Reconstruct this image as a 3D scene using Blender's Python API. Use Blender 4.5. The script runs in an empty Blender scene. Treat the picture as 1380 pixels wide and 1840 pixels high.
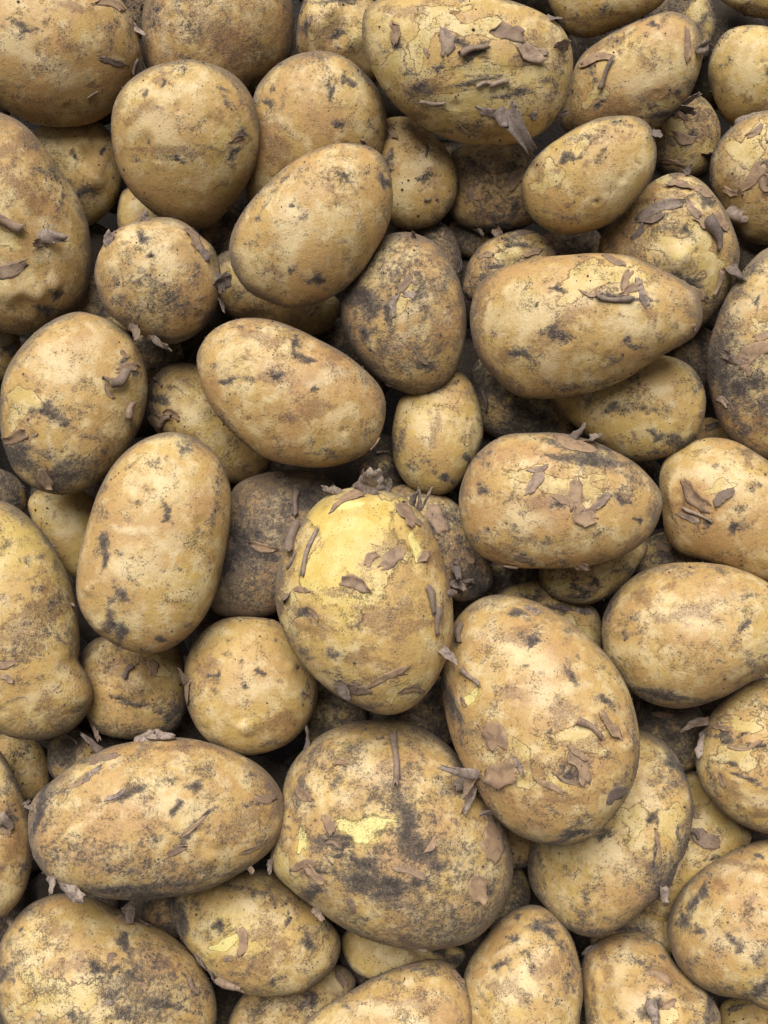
import bpy, math
import numpy as np
from mathutils import Vector

S = bpy.context.scene
# ---------------------------------------------------------------- camera, sky, sun, exposure
U = 0.00025                    # metres per photo pixel on the level of the upper potatoes
CAMH = 0.55
CX, CY = 690.0, 920.0
cd = bpy.data.cameras.new('camera'); cam = bpy.data.objects.new('camera', cd)
S.collection.objects.link(cam); S.camera = cam
cam.location = (0, 0, CAMH); cam.rotation_euler = (0, 0, 0)
cd.sensor_fit = 'VERTICAL'; cd.sensor_height = 24.0
cd.lens = 24.0 * CAMH / (1840 * U)
cd.clip_start = 0.01; cd.clip_end = 100

SUN_EL, SUN_AZ = 54.0, -12.0   # degrees; azimuth clockwise from the top of the picture
w = bpy.data.worlds.new('World'); S.world = w; w.use_nodes = True
nt = w.node_tree; nt.nodes.clear()
sky = nt.nodes.new('ShaderNodeTexSky'); sky.sky_type = 'NISHITA'; sky.sun_disc = False
sky.sun_elevation = math.radians(SUN_EL); sky.sun_rotation = math.radians(SUN_AZ)
sky.air_density = 1.0; sky.dust_density = 4.0
hs = nt.nodes.new('ShaderNodeHueSaturation'); hs.inputs['Saturation'].default_value = .22
bg = nt.nodes.new('ShaderNodeBackground'); bg.inputs['Strength'].default_value = 0.05
wo = nt.nodes.new('ShaderNodeOutputWorld')
nt.links.new(sky.outputs[0], hs.inputs['Color']); nt.links.new(hs.outputs[0], bg.inputs['Color'])
nt.links.new(bg.outputs[0], wo.inputs['Surface'])

sd = bpy.data.lights.new('sun', 'SUN'); sun = bpy.data.objects.new('sun', sd); S.collection.objects.link(sun)
sd.energy = 4.6; sd.angle = math.radians(48); sd.color = (1.0, .97, .92)
el, az = math.radians(SUN_EL), math.radians(SUN_AZ)
sdir = Vector((math.cos(el) * math.sin(az), math.cos(el) * math.cos(az), math.sin(el)))
sun.rotation_euler = sdir.to_track_quat('Z', 'Y').to_euler()

S.view_settings.view_transform = 'Standard'; S.view_settings.look = 'None'
S.view_settings.exposure = 0.14; S.view_settings.gamma = 1.0
S.cycles.max_bounces = 6; S.cycles.diffuse_bounces = 3

def outline(pts, n=256, smooth=2):
    """Closed outline -> centre and radius as a function of the angle (smooth periodic)."""
    pts = np.asarray(pts, float)
    # area centroid
    x, y = pts[:, 0], pts[:, 1]
    x1, y1 = np.roll(x, -1), np.roll(y, -1)
    cr = x * y1 - x1 * y
    A = cr.sum() / 2
    c = np.array([((x + x1) * cr).sum() / (6 * A), ((y + y1) * cr).sum() / (6 * A)])
    q = pts - c
    # Catmull-Rom through the points
    a0, a1, a2, a3 = np.roll(q, 1, 0), q, np.roll(q, -1, 0), np.roll(q, -2, 0)
    t = np.linspace(0, 1, 16, endpoint=False)[None, :, None]
    cu = .5 * (2 * a1[:, None] + (a2 - a0)[:, None] * t + (2 * a0 - 5 * a1 + 4 * a2 - a3)[:, None] * t ** 2
               + (3 * a1 - a0 - 3 * a2 + a3)[:, None] * t ** 3)
    cu = cu.reshape(-1, 2)
    ang = np.arctan2(cu[:, 1], cu[:, 0]) % (2 * np.pi)
    rad = np.hypot(cu[:, 0], cu[:, 1])
    o = np.argsort(ang); ang, rad = ang[o], rad[o]
    th = np.arange(n) * 2 * np.pi / n
    r = np.interp(th, np.concatenate([ang - 2 * np.pi, ang, ang + 2 * np.pi]), np.tile(rad, 3))
    for _ in range(smooth * 3):
        r = (np.roll(r, 1) + 2 * r + np.roll(r, -1)) / 4
    return c, th, r

def minrad(th, r):
    w = [max(r * np.cos(th - a)) + max(-r * np.cos(th - a)) for a in np.linspace(0, np.pi, 36, endpoint=False)]
    return min(w) / 2
# ---------------------------------------------------------------- traced heap
# Each potato: key | rank in the pile | tone film soil | label | outline | marks | flakes
# marks : d soil smudge, k thick black soil, b brown stain, p peeled flesh, y yellow skin,
#         w pale scuff, n knob, e eye dent          -> code x y rx [ry [angle]]
# flakes: f lying flake, c rolled flake, s flake that sticks out -> code x y length width angle
HEAP = '''
P1|3.5|.45 .25 .55|pale top left corner potato with a black speck and a skin flap at its right|215,-5 240,35 254,85 253,110 240,150 210,195 170,222 120,231 70,226 30,208 0,190 -50,150 -72,90 -60,20 0,-35 80,-55 160,-40|k 38 49 20 8 12;b 130 95 26 16 30;b 120 15 38 10;d 200 60 12 28;d 238 66 10 28;w 202 106 18 9;d 135 198 15 7;d 70 183 8;d 165 150 10;w 60 110 60 40|f 203 112 44 16 15;c 240 120 27 7 -62;s 240 42 34 12 70;f 195 6 50 18 12;c 165 170 20 5 -35
P2|1.5|.3 .5 .6|smooth dull potato at the top edge, between corner potato and pale knobbly one|262,0 255,50 262,120 290,165 350,195 420,190 455,168 490,140 522,100 529,40 525,0 500,-60 440,-100 380,-105 310,-75 275,-35|d 340 40 20 26;d 410 38 12 9;d 455 150 9 22;d 280 45 14 28;w 302 78 10 42;b 455 105 12;d 375 85 10;b 400 60 60 40|
P3|4|.6 .2 .45|rounded potato narrowing to its lower end, with a shallow crease across its middle, upper left|340,110 280,120 230,150 205,190 200,240 210,295 235,345 280,385 325,408 355,412 390,400 425,360 450,320 465,270 465,225 450,175 420,140 385,120|d 330 135 13 11;d 305 158 6;k 265 172 5 7;k 297 158 3 6;b 250 200 27 18;d 405 185 10 13;d 426 180 7;k 430 241 12 9;b 418 252 20 11;k 322 284 14 5 10;d 242 288 11 7;b 315 272 62 9;d 395 332 16 11;w 355 150 16;w 305 268 18 4;d 365 262 16 4;b 290 150 30 12 -30;w 310 230 50 40|f 420 250 26 12 -20
P4|2.8|.5 .35 .5|potato tucked under the smooth oval one, with two dark spots near its upper right|565,93 510,110 468,150 452,195 445,260 440,320 445,365 480,380 540,370 620,330 670,300 690,260 694,215 685,175 655,135 615,104|d 572 112 15 13;k 620 148 11 10;k 591 166 6 15;k 485 185 10 6;d 490 165 7 13;d 668 228 11 12;d 652 140 8;b 490 260 30 40;d 505 115 16 6 -30|s 644 258 18 8 -40
P5|5|.4 .25 .45|smooth egg shaped potato lying on top, left of the dark scabby one, upper middle|620,256 565,268 515,298 465,345 430,393 414,440 423,487 452,525 500,547 530,552 590,535 640,502 675,452 698,405 706,360 703,320 692,288 668,266|d 620 270 9 7;d 682 302 12 14;k 687 325 10 14;d 600 318 60 22 -15;d 545 380 14 12;k 573 500 16 11;b 497 485 16 9;d 480 370 7;d 495 343 8;d 645 345 8;k 615 320 15 6 20;d 512 325 8;d 615 430 22 8;d 470 350 8;d 645 400 10 20;w 520 420 40 60;d 640 470 30 8 -50|s 655 258 16 9 10
P6|3.6|.45 .4 .5|long potato cut by the left edge with a rolled flake and glossy knobs|-40,195 0,202 40,221 80,263 120,320 150,375 163,435 162,490 146,545 100,580 45,602 0,595 -60,580 -110,520 -135,430 -130,330 -95,240|n 15 513 24;n 60 518 20;n 92 505 18;e 40 540 20;w 92 500 14;w 62 516 12;w 18 510 14;w 85 400 24 12;p 10 425 30 14;d 75 450 14 8;k 96 522 13 10;k 80 552 14 9;d 90 318 28 12 30;b 40 350 36;b 25 270 40 20;d 30 300 10;w 85 462 16;b 60 560 50 20;d 110 360 10 20|c 10 400 64 20 17;s 66 424 55 22 4;f 18 482 58 26 -12;s 82 432 35 14 170
P7|1|.75 .4 .35|dull greenish potato with a shiny knob sunk under the top left potato|60,235 100,215 150,210 195,235 213,280 218,330 205,370 170,403 130,410 90,380 60,330 48,280|n 165 320 22;e 163 278 18;w 172 322 9;k 150 345 14 9;b 145 360 20|
P8|.8|.9 .2 .2|sliver of a clean yellow potato under the lower left side of the rounded creased potato|212,375 220,345 245,335 280,345 300,385 295,430 260,450 230,440 213,410||
P9|4.3|.4 .45 .5|small round potato ringed with curling skin flakes, below the rounded creased potato|295,392 235,400 195,425 174,465 171,500 190,555 233,590 285,612 320,615 365,590 394,540 398,500 386,450 362,425 332,402|d 252 436 14 11;k 272 463 9 6;n 306 442 16 8;d 210 512 8 13;d 255 512 42 26;d 355 500 12 24;w 270 420 40 14;b 330 560 50 24;d 230 560 30 16 30;w 300 470 40 30;d 310 555 12;d 280 560 80 40|s 258 398 22 14 -75;s 190 445 36 18 -68;s 350 438 42 24 58;f 348 428 40 24 70;s 388 490 42 16 65;s 388 520 44 22 -55;s 228 578 58 24 25;s 262 600 58 24 38;s 396 530 40 14 75
P10|1.2|.6 .5 .45|shaded yellowish potato beneath the smooth egg shaped one, beside the flaky round one|388,470 400,455 430,450 500,480 600,530 610,560 590,595 540,605 480,595 420,570 395,540 385,500|d 560 560 30 12;d 430 520 20;b 470 560 40 20|
P11|1|.4 .6 .5|narrow dark wedge of potato between the rolled-flake potato and the small round flaky one|120,560 135,510 170,495 205,505 235,545 240,590 215,620 175,625 140,610|k 190 560 20;d 160 540 20|
P12|1.8|.6 .25 .5|pale knobbly potato at the top edge left of the biggest flaky potato|540,20 533,60 535,95 560,130 610,150 650,150 675,140 690,80 680,20 650,-20 590,-25 555,-10|n 572 46 22;n 640 66 24;n 600 20 16;w 574 48 12;w 642 66 18;k 556 44 8 14;k 620 3 34 8;b 600 50 40 30;d 600 85 16 8;k 605 60 16 7;p 570 50 14;p 640 62 16;e 605 60 20;b 545 60 12 30|f 560 35 24 10 60
P13|5|.85 .2 .6|largest potato at the top, yellow, crossed by dark soil bands and many torn skin flakes|652,25 650,60 656,95 670,132 692,167 722,201 772,236 830,256 880,262 930,257 970,240 1005,205 1022,165 1030,115 1022,70 1000,40 960,15 900,-5 830,-15 760,-18 700,-10 665,8|d 945 92 26 20;b 950 95 34 27;d 737 130 12 11;b 748 155 34 24;k 765 160 18 12;k 890 148 74 8 -6;d 860 140 36 13;b 735 205 30 14;p 930 145 50 18;p 880 128 70 9;p 762 70 16 34;p 700 130 30 24;p 875 55 44 14;p 840 175 70 14;d 1012 32 16;d 850 228 18;b 745 20 40 14;k 850 95 24 8 -30;d 1000 160 20 44 20;k 790 120 10 6;k 720 75 9 18;k 830 80 14 8;b 870 230 60 12;p 800 30 36 18;d 690 90 16 10;b 990 100 20 34;k 930 168 30 7|f 718 62 36 20 80;f 806 74 44 36 78;c 852 92 50 16 -22;f 908 62 56 34 6;c 895 148 34 12 -3;c 778 182 46 9 -6;s 905 192 100 28 55;s 893 190 40 26 62;s 948 210 34 18 -65;s 1000 214 28 12 -30;s 1000 90 30 18 -60;f 832 232 30 10 40;s 985 25 34 16 20;f 880 200 50 20 10;f 770 95 18 10 60;c 868 150 26 10 -10;f 950 95 50 34 20
P14|3|.7 .2 .35|potato cut by the top edge to the right of the largest yellow flaky one|985,0 1005,40 1025,62 1060,68 1110,50 1160,27 1195,0 1210,-40 1180,-80 1110,-95 1040,-80 990,-40|b 1060 30 40 10;d 1090 20 10|
P15|3.6|.5 .3 .5|upper right potato with dented right end and one long rolled strip on its left|1195,22 1140,40 1090,65 1050,95 1030,130 1015,185 1005,225 1030,245 1090,248 1150,240 1195,222 1235,178 1258,125 1263,80 1247,42 1225,26|b 1165 103 18 18;k 1073 187 9 7;d 1066 135 9 22;e 1237 88 10 34;p 1070 170 16;b 1130 185 50 24;d 1110 70 30 8 -30;k 1175 45 10 5;b 1080 90 40 14 -35;d 1200 180 30 16;w 1150 140 50 30;k 1190 215 40 12 -20;p 1210 185 20 10|c 1090 130 58 10 -68;f 1072 104 54 20 -15;f 1233 80 54 14 80;s 1252 80 36 20 50;s 1220 200 40 20 -28;s 1235 195 42 12 -40;s 1215 205 30 12 30;s 1250 100 30 14 -60
P16|4.6|.7 .2 .45|small oval potato perched at upper right, a grey soil smear and eye on top|1130,208 1070,215 1010,245 965,280 940,318 937,350 958,394 1000,419 1040,420 1100,400 1142,360 1170,320 1180,275 1172,235 1156,216|k 1024 284 15 10 -40;d 1050 255 44 13 -36;p 1044 264 11 13;b 965 306 14 20;p 990 322 22 22;e 1127 248 15;n 1127 250 8;b 1127 248 9;d 1080 285 12;d 1010 385 50 12;w 1120 320 40 30;b 1080 250 20;d 1105 225 26 8|s 1172 236 24 12 30
P17|2.2|.9 .15 .3|plain smooth yellow potato cut by the right edge near the top|1335,46 1300,60 1280,95 1273,135 1283,180 1305,218 1340,235 1385,235 1425,200 1440,140 1425,80 1385,50|w 1345 120 18 40;d 1310 112 10;d 1300 70 20 10 -40;b 1360 190 20|
P18|2|.7 .3 .4|brownish potato just showing in the top right corner|1290,-10 1310,12 1345,28 1385,33 1430,20 1450,-20 1420,-60 1350,-70 1300,-45|b 1340 15 30 8|
P19|3|.6 .3 .6|flaky right edge potato below the plain yellow one, black torn skin beside pale patch|1380,198 1330,218 1295,250 1277,290 1280,340 1305,385 1330,425 1380,440 1430,420 1465,360 1465,290 1430,220|p 1350 270 24 28;k 1367 315 26 20;b 1320 345 28;d 1287 272 10 44;d 1380 345 12;w 1330 300 30 30;d 1300 260 14 20;b 1350 430 40 14|f 1352 322 56 32 -55;s 1318 222 52 14 -27;c 1330 382 34 30 -25;f 1375 330 30 24 60;s 1290 380 20 10 130;f 1360 240 30 14 -40;f 1313 345 26 14 20
P20|3|.6 .3 .75|scabby potato with big pale knob and peeling skin behind the pear shaped one|1220,310 1180,322 1140,355 1103,397 1075,440 1080,500 1110,550 1160,590 1210,605 1250,595 1288,558 1312,522 1327,470 1322,430 1303,382 1275,338 1250,318|n 1218 464 30;w 1214 462 28 19;k 1212 500 34 9 10;d 1160 402 44 12 -20;b 1150 440 36;p 1190 440 40 18;p 1250 430 24;p 1200 330 26 10;d 1240 352 22 10;k 1262 362 16;k 1288 408 12;k 1228 512 44 15;b 1240 540 50 24;d 1290 540 20 30;b 1120 420 30;p 1280 500 24;b 1190 360 40 12;k 1140 480 12;p 1260 470 22;d 1225 420 40 8 20;d 1240 480 80 100|f 1182 378 80 24 -20;f 1172 398 40 16 -15;f 1222 332 46 20 10;c 1278 420 56 24 75;f 1292 402 36 18 60;f 1258 402 26 16 40;c 1286 505 46 11 100;s 1306 478 56 20 70;f 1243 520 50 22 20;s 1228 312 30 14 -10;f 1240 380 40 16 50;f 1150 420 30 14 -50;f 1265 345 34 18 30;f 1210 500 46 12 8
P21|4.8|.5 .25 .55|long pear shaped pale potato pointing right with a torn crack along its top|1030,454 950,465 890,485 860,510 846,550 846,590 858,635 885,675 930,711 990,717 1050,710 1115,688 1190,637 1243,606 1258,578 1257,545 1245,520 1213,499 1155,470 1105,456|p 1060 506 62 22 -8;p 1130 500 20 14;k 1102 538 44 7 0;b 1078 522 30 8;k 1007 522 13 5;k 1002 598 20 12;b 1004 596 32 28;k 944 634 20 9;b 918 632 42 17;k 1125 612 9;k 1132 622 9 5;w 992 652 26 26;b 866 600 14 60;b 866 526 20 26;w 1240 530 14 12;d 935 462 34 7;w 1000 560 90 34;k 965 550 5;d 1090 645 22 12;b 1160 560 14 24;d 1010 690 60 12;d 1190 600 16;w 1130 590 40 30;d 1075 690 30 8;b 880 660 10 30 -30|f 1118 508 40 24 -70;f 1128 522 36 22 -20;f 1148 528 50 22 68;c 1100 540 60 12 4;f 1060 532 40 10 10;f 1100 472 40 12 30;c 1240 588 14 6 60
P22|2.2|.55 .4 .7|small knobbly scabby potato behind the blunt left end of the pear shaped one|835,500 845,465 870,437 905,420 945,413 980,425 1000,450 995,500 950,540 890,550 850,545 832,525|p 915 456 28 13;k 905 482 22 7;k 925 440 26 9;d 870 460 14;w 890 480 14;n 925 455 18;b 860 500 20 24;d 900 490 60|f 872 458 28 14 -10;f 942 418 34 16 10;s 972 432 34 20 -10;f 955 455 34 14 -20;s 985 440 24 14 50
P23|3.6|.4 .6 .8|grubby grey brown potato with flaky centre, left of the pear shaped one|727,416 700,420 678,438 650,480 622,518 611,545 616,588 638,630 668,665 705,695 745,708 785,700 815,675 833,630 838,580 832,530 815,480 785,440 750,420|p 716 545 12 30 20;k 702 560 12 26;d 690 450 34 16;k 645 540 40 30;w 748 560 36 26;k 762 648 22 12 20;d 700 625 24 14;d 632 582 14 30;k 770 662 12 7;b 680 630 30;d 800 520 20 50;p 735 520 14;d 715 470 30 14;b 780 610 24;k 660 600 14;d 760 690 50 10;w 725 600 24 16;d 720 520 90 70;d 700 640 80 60|f 727 515 38 20 -50;s 732 505 22 12 20;f 706 548 40 16 100;f 735 530 24 16 10;s 690 690 24 10 30;s 740 428 20 10 -60;f 758 646 26 12 40
P24|1|.4 .8 .6|dull brown shaded potato peeking out behind the grubby grey brown one|740,420 760,402 790,398 815,420 828,455 830,500 810,530 770,500 745,460|d 790 430 30;d 810 480 20|f 828 478 30 10 90
P25|2.2|.6 .3 .5|potato with a pale centre below the left end of the largest flaky one|690,215 730,209 765,228 797,260 817,297 823,330 815,365 787,397 745,412 710,405 680,370 668,310 672,250|w 748 312 34 26;n 772 298 10;d 700 230 16;k 760 318 12 8;d 782 350 12;b 760 250 30 12 30;d 785 385 16 8;k 700 290 10 16;d 740 225 30 6|s 698 268 28 16 80;f 705 240 30 18 50;c 768 358 12 6 0
P26|1.6|.5 .6 .65|brown blotched potato in shade below the largest flaky one|815,265 870,255 930,255 965,290 975,340 965,390 940,410 895,420 845,412 812,390 803,340 803,300|d 930 312 34 24;d 840 300 14;k 920 372 12 16;k 900 410 50 10;w 870 300 20 10;b 840 330 40 20;k 850 290 8;b 880 385 40 10;d 885 340 90 70|f 848 350 24 22 60;f 928 318 40 30 -30;s 850 408 30 12 20;s 890 408 30 14 60
P29|4|.6 .3 .55|big smooth potato at the left edge with sooty lower end and crumpled dark flake|135,562 75,590 30,635 5,685 0,740 5,795 28,850 70,880 120,888 170,870 215,830 250,770 264,710 259,650 236,605 192,573|k 226 664 16 12;k 92 745 24 17;d 100 762 30 18;p 36 725 24 30;k 40 830 50 24 25;k 115 852 66 22 -12;d 70 815 50 16 30;w 165 590 10;d 150 780 22 9;b 130 698 9;w 130 640 60 40;d 200 705 10 6;b 180 820 40 30;d 235 760 14 30;b 60 760 20 16;w 95 795 8 30;d 75 590 20 8 -30|c 206 684 46 30 -28;f 226 660 40 26 -10;f 192 706 26 12 60;c 228 735 34 16 -62;f 32 786 46 32 -18;s 52 786 24 16 -40;f 82 858 36 22 50;f 220 640 20 12 40
P30|4.4|.35 .3 .5|brown oval potato with a black sooty rim and dark pits, just above the middle left|353,650 361,620 385,590 425,573 475,573 530,590 600,624 650,660 685,700 693,745 680,790 650,820 600,839 550,841 490,829 440,800 395,755 365,705|k 543 643 18 9;d 541 620 9 10;k 497 672 12 9;b 506 682 32 24;k 565 700 7 5;w 588 682 28 22;d 440 680 14 10;k 408 684 14 7;d 388 660 8 12;k 436 805 66 13 40;e 622 778 12 26 30;n 622 782 9 20 30;b 545 740 44 20;d 660 772 22 16;d 460 590 36 7;k 660 650 40 8 40;d 560 792 10;d 430 735 10 6;b 600 640 30 16;d 600 815 40 12;d 520 750 10;b 470 610 40 16|f 680 800 30 14 -70
P31|1.4|.85 .35 .5|yellow green potato lying in the shade between the brown oval and the tall speckled one|262,720 275,680 310,655 360,660 420,720 470,800 490,830 470,858 420,870 370,850 310,800 270,760|k 282 712 24 12 30;k 276 765 20 30;d 450 842 30 14;d 305 700 10;w 340 740 30 20;b 360 800 20;d 410 790 14|c 300 755 36 13 -32;f 278 770 46 34 80;s 268 715 30 12 -70;f 312 745 30 18 20;c 290 690 22 9 40
P32|4.8|.55 .2 .5|tall smooth speckled oval potato standing out left of the middle, with blue grey soil spots|300,778 255,793 210,828 177,882 155,945 140,1012 137,1065 149,1105 175,1137 215,1164 255,1176 297,1170 345,1136 382,1080 402,1005 415,930 415,880 401,835 371,800 336,782|k 331 808 15 10;k 296 916 8 14;k 301 932 8 10;d 310 908 9 5;w 232 952 28 12 22;k 193 982 10 28 10;d 212 994 10 6;k 216 1072 16 13;d 207 1050 10 12;k 200 1112 18 14 50;k 214 1130 14 20;k 287 1146 10 7;w 306 1132 8;n 159 1056 10;w 160 1054 5 7;e 165 1075 8 14;d 294 1024 7;d 318 1020 8;d 342 1025 6;d 262 880 14 10;d 232 840 20 6 -30;d 336 1122 13 10 -30;d 382 922 12 22;n 182 1120 12;w 183 1122 12 6;d 300 1050 5;d 275 830 16 8;w 300 870 30 34;d 355 955 9;d 235 1040 8;w 265 1000 60 40;d 390 860 10 26;d 250 905 16 8;d 185 920 12 22|
P33|2|.3 1 .9|grey mud coated potato in shade between the tall speckled one and the peeled yellow one|525,842 465,852 420,875 400,930 385,1000 375,1060 385,1098 430,1110 490,1103 560,1060 610,980 615,910 600,870 570,848|k 460 958 22 12;k 447 972 26;k 426 972 22 26;k 462 992 32 14;k 545 885 46 36;w 484 982 12;k 420 1010 26 30;d 470 890 30 16;w 500 900 26 14;k 400 930 16 50;d 490 980 110 120;d 450 940 80 60|c 530 905 52 13 -80;f 475 985 50 20 10;f 590 860 30 16 20
P34|1.2|.95 .2 .3|clean yellow potato half hidden behind the left side of the tall speckled one|50,910 65,882 110,870 160,890 180,940 170,1000 150,1040 110,1020 70,960|w 130 950 20 26;d 80 890 12|
P35|3.6|.7 .35 .55|greenish yellow potato cut by the left edge, with a rounded knob at its lower right|-35,905 0,899 40,919 80,960 110,1005 130,1055 141,1110 143,1155 140,1188 158,1216 163,1262 145,1296 120,1315 80,1328 40,1328 0,1315 -60,1260 -100,1160 -105,1050 -75,950|y 45 980 80 50;d 50 1008 16 10;d 10 985 12 18;k 8 1190 14 8;d 75 1000 14 8;b 60 1120 60 50;d 30 1170 16;n 138 1240 30;e 128 1195 26 18;d 140 1275 14 22;w 80 1245 36 16;d 60 1060 14;d 20 1250 20 8;b 90 1280 30;d 110 1150 16 10;d 95 965 10 30 -30;d 90 1085 18 10;d 105 1230 12 9|f 10 1192 36 20 -10;c 95 978 12 6 70;s 125 1085 10 5 30;f 15 1215 24 14 30
P36|5|.75 .15 .5|peeled bright yellow potato with ragged skin flakes around it, at the centre|650,876 600,886 560,916 526,965 505,1010 497,1060 501,1110 520,1160 550,1200 590,1236 640,1265 690,1282 730,1275 770,1243 799,1195 813,1140 812,1080 800,1020 780,960 750,915 710,887|p 622 970 70 84 12;p 592 1055 46 50;p 660 920 60 30;x 742 988 11 20;p 524 1094 18 24;y 625 970 84 96 12;k 640 1055 25 13 10;k 612 1036 14 9;b 692 1000 34 30;b 560 1110 40 16 20;b 640 1060 40 16;b 720 1130 50 20 -20;k 690 1012 14 9;b 695 1098 66 36;k 632 1100 9;k 556 1102 28 9 20;k 602 1170 13 8;d 542 1138 14;d 650 920 10;k 648 922 11 8;b 570 1130 50 14 30;d 610 1214 44 16 20;p 708 1240 22 9 -40;k 740 1236 24 9;b 800 1080 12 70;b 780 1010 26 20;b 760 960 30 26;p 798 1115 8 36;w 622 985 60 44;d 560 1170 20 14 30;b 690 1205 60 12 -25;d 720 1050 10;b 660 1180 40 14;e 556 1100 16;b 525 1000 14 40;k 645 885 30 8 -10;d 665 1265 60 10;d 700 955 5;d 670 965 6;x 628 915 18 9 -20|c 533 975 66 22 62;s 528 945 30 18 120;c 560 1000 92 11 -78;s 508 1050 60 34 48;s 650 890 58 54 -72;s 668 885 48 40 -88;s 690 880 34 18 -30;s 604 886 36 20 165;s 615 890 24 14 -140;s 742 915 36 16 -98;s 752 912 44 12 -85;s 756 918 60 7 -62;f 730 930 56 44 60;f 640 890 70 18 -18;f 620 905 70 14 -28;c 768 1078 52 18 65;c 778 1112 56 16 85;s 788 1162 46 16 48;f 622 1226 44 36 25;s 615 1222 40 22 62;f 648 1232 40 24 -8;f 692 1208 76 18 -24;f 738 1232 48 22 -4;s 800 1068 34 12 -16;f 758 1004 22 20 -58;f 640 1050 52 30 20;f 700 1010 50 34 -40;c 530 1010 30 8 -50;f 572 1100 34 14 40;f 548 1060 30 14 10;f 664 1010 30 22 -50
P37|2|.35 .7 .8|brown mud crusted potato with bristly flakes, right behind the peeled yellow one|700,880 740,870 790,885 825,910 850,950 875,1000 887,1040 875,1065 830,1082 790,1060 740,1000 700,940|k 850 1030 36 40;d 820 960 30;k 790 930 30 20;k 860 1060 30;d 840 990 24 30;w 808 940 14;d 820 1000 70 70;k 780 960 30|f 785 930 60 52 60;s 815 1005 46 14 75;s 812 1040 40 16 30;s 824 1052 40 10 -30;c 820 1020 30 14 80;f 840 1000 34 20 50;s 840 1060 30 12 -60
P38|2.4|.85 .2 .45|small clean upright yellow potato below the grubby grey brown flaky one|704,800 708,750 722,710 760,680 800,665 830,670 853,700 866,745 866,790 845,840 815,878 785,888 740,876 713,845|d 722 800 14 30;k 800 858 13 8;w 772 770 26 40;d 850 700 18;b 780 760 10 40;d 740 840 20 16;k 838 824 9;e 850 785 8 20;d 795 700 30 10|
P39|4.6|.4 .25 .55|plump oval potato with black wrinkled skin on top and torn flakes on its middle|930,779 890,790 850,825 828,875 825,920 840,975 875,1005 925,1020 990,1023 1060,1015 1125,995 1165,965 1186,925 1190,895 1178,868 1140,830 1080,798 1015,780|k 1045 822 76 18 8;d 1090 838 46 14 20;p 962 858 34 14;p 1020 876 66 20 10;b 985 890 66 30;k 1004 902 14 9;k 868 882 13 11;k 1112 898 12 9;k 1146 932 8 6;k 938 1004 18 9;d 1000 1010 24 8;w 948 832 20 12;d 870 962 22 12;n 836 925 8;d 925 950 24 12;b 930 980 40 20;w 960 920 60 30;d 985 975 16 12;d 1130 870 24;b 1170 880 10 40;k 1050 802 50 8 10;d 870 820 30 10 -30;d 1070 960 30 10|f 1035 798 72 34 12;s 1020 786 50 20 -16;s 1052 792 40 24 20;f 962 868 50 30 -58;f 1032 888 56 34 -88;f 1044 924 46 40 40;f 1066 912 64 24 -38;f 1012 900 44 18 20;s 1030 1016 32 16 -20;f 966 845 40 14 -10;f 1080 900 40 18 -50;c 918 1016 26 8 10;f 940 1004 30 16 10
P40|3|.95 .2 .5|smooth yellow potato under the pear shaped one, with a sooty patch at its lower right|1200,640 1150,640 1080,650 1020,670 985,705 1000,735 1040,770 1085,805 1140,828 1190,822 1235,800 1260,765 1268,725 1262,690 1240,658|k 1220 796 30 16 -20;k 1178 782 12 10;d 1130 730 52 12 10;w 1195 712 26 20;d 1250 692 14 20;n 1250 741 6;d 1085 745 20 10;k 1100 730 16 9;d 1140 690 14;d 1170 815 30 8;d 1090 790 20 8|c 1252 742 12 5 60
P41|1.2|.9 .6 .75|dim mottled potato in the hollow right of the small upright yellow one|845,690 855,650 890,640 950,680 1010,720 1030,760 1010,800 960,810 900,790 865,770 850,740|k 890 700 26;d 940 740 40 20;k 980 770 24;d 930 720 80|s 868 780 52 18 -84;s 885 775 44 12 -60;c 872 720 40 10 80
P42|3.8|.5 .5 .8|large grubby potato cut by the right edge, its left flank coated in grey soil|1380,446 1340,483 1308,530 1285,580 1272,630 1270,680 1283,735 1305,780 1345,812 1390,825 1440,790 1470,720 1480,620 1465,520 1430,455|k 1292 680 26 66;d 1340 640 50 22 -30;k 1355 700 40 30;p 1372 590 18 14;d 1350 490 20 12 -50;b 1320 720 30;d 1330 770 30 20;w 1345 560 30 30;b 1360 760 40 30;d 1300 590 20 40;n 1370 740 10;d 1310 690 50 120;d 1370 680 60 60|s 1296 634 46 14 14;f 1320 645 50 20 20;f 1355 635 66 42 -35;f 1300 716 24 14 30;f 1345 660 30 16 60;f 1372 605 30 20 -20
P43|3.4|.5 .25 .45|smooth potato at the right edge with an oval flap of loose skin|1275,786 1230,797 1197,820 1183,855 1188,910 1192,955 1215,990 1265,1008 1320,1028 1380,1050 1430,1040 1460,980 1450,900 1400,845 1360,815 1320,793|p 1296 880 20 11;d 1285 835 9;d 1355 880 12 9;b 1240 900 22 30 20;d 1270 937 10;n 1207 885 16 26;e 1222 890 10 30;d 1330 1000 8;b 1340 820 12 20;d 1310 830 10;d 1330 920 14;w 1290 860 60 24|f 1250 895 66 34 42;f 1300 892 44 24 -38;c 1258 925 60 7 20;f 1240 930 44 14 20
P44|1.6|.8 .4 .8|small mottled scabby potato poking out below the plump one with torn black skin|968,1030 975,1055 1000,1075 1035,1084 1075,1080 1120,1050 1150,1010 1165,980 1130,950 1060,940 1000,960 975,1000|p 1090 1025 22 12;p 1000 1050 20 12;k 1040 1058 16 9;k 1070 1045 12;d 1110 1020 30 14;k 1050 1070 18 7;d 1020 1030 20|s 1028 1024 34 14 -15;f 1060 1055 24 12 20
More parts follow.
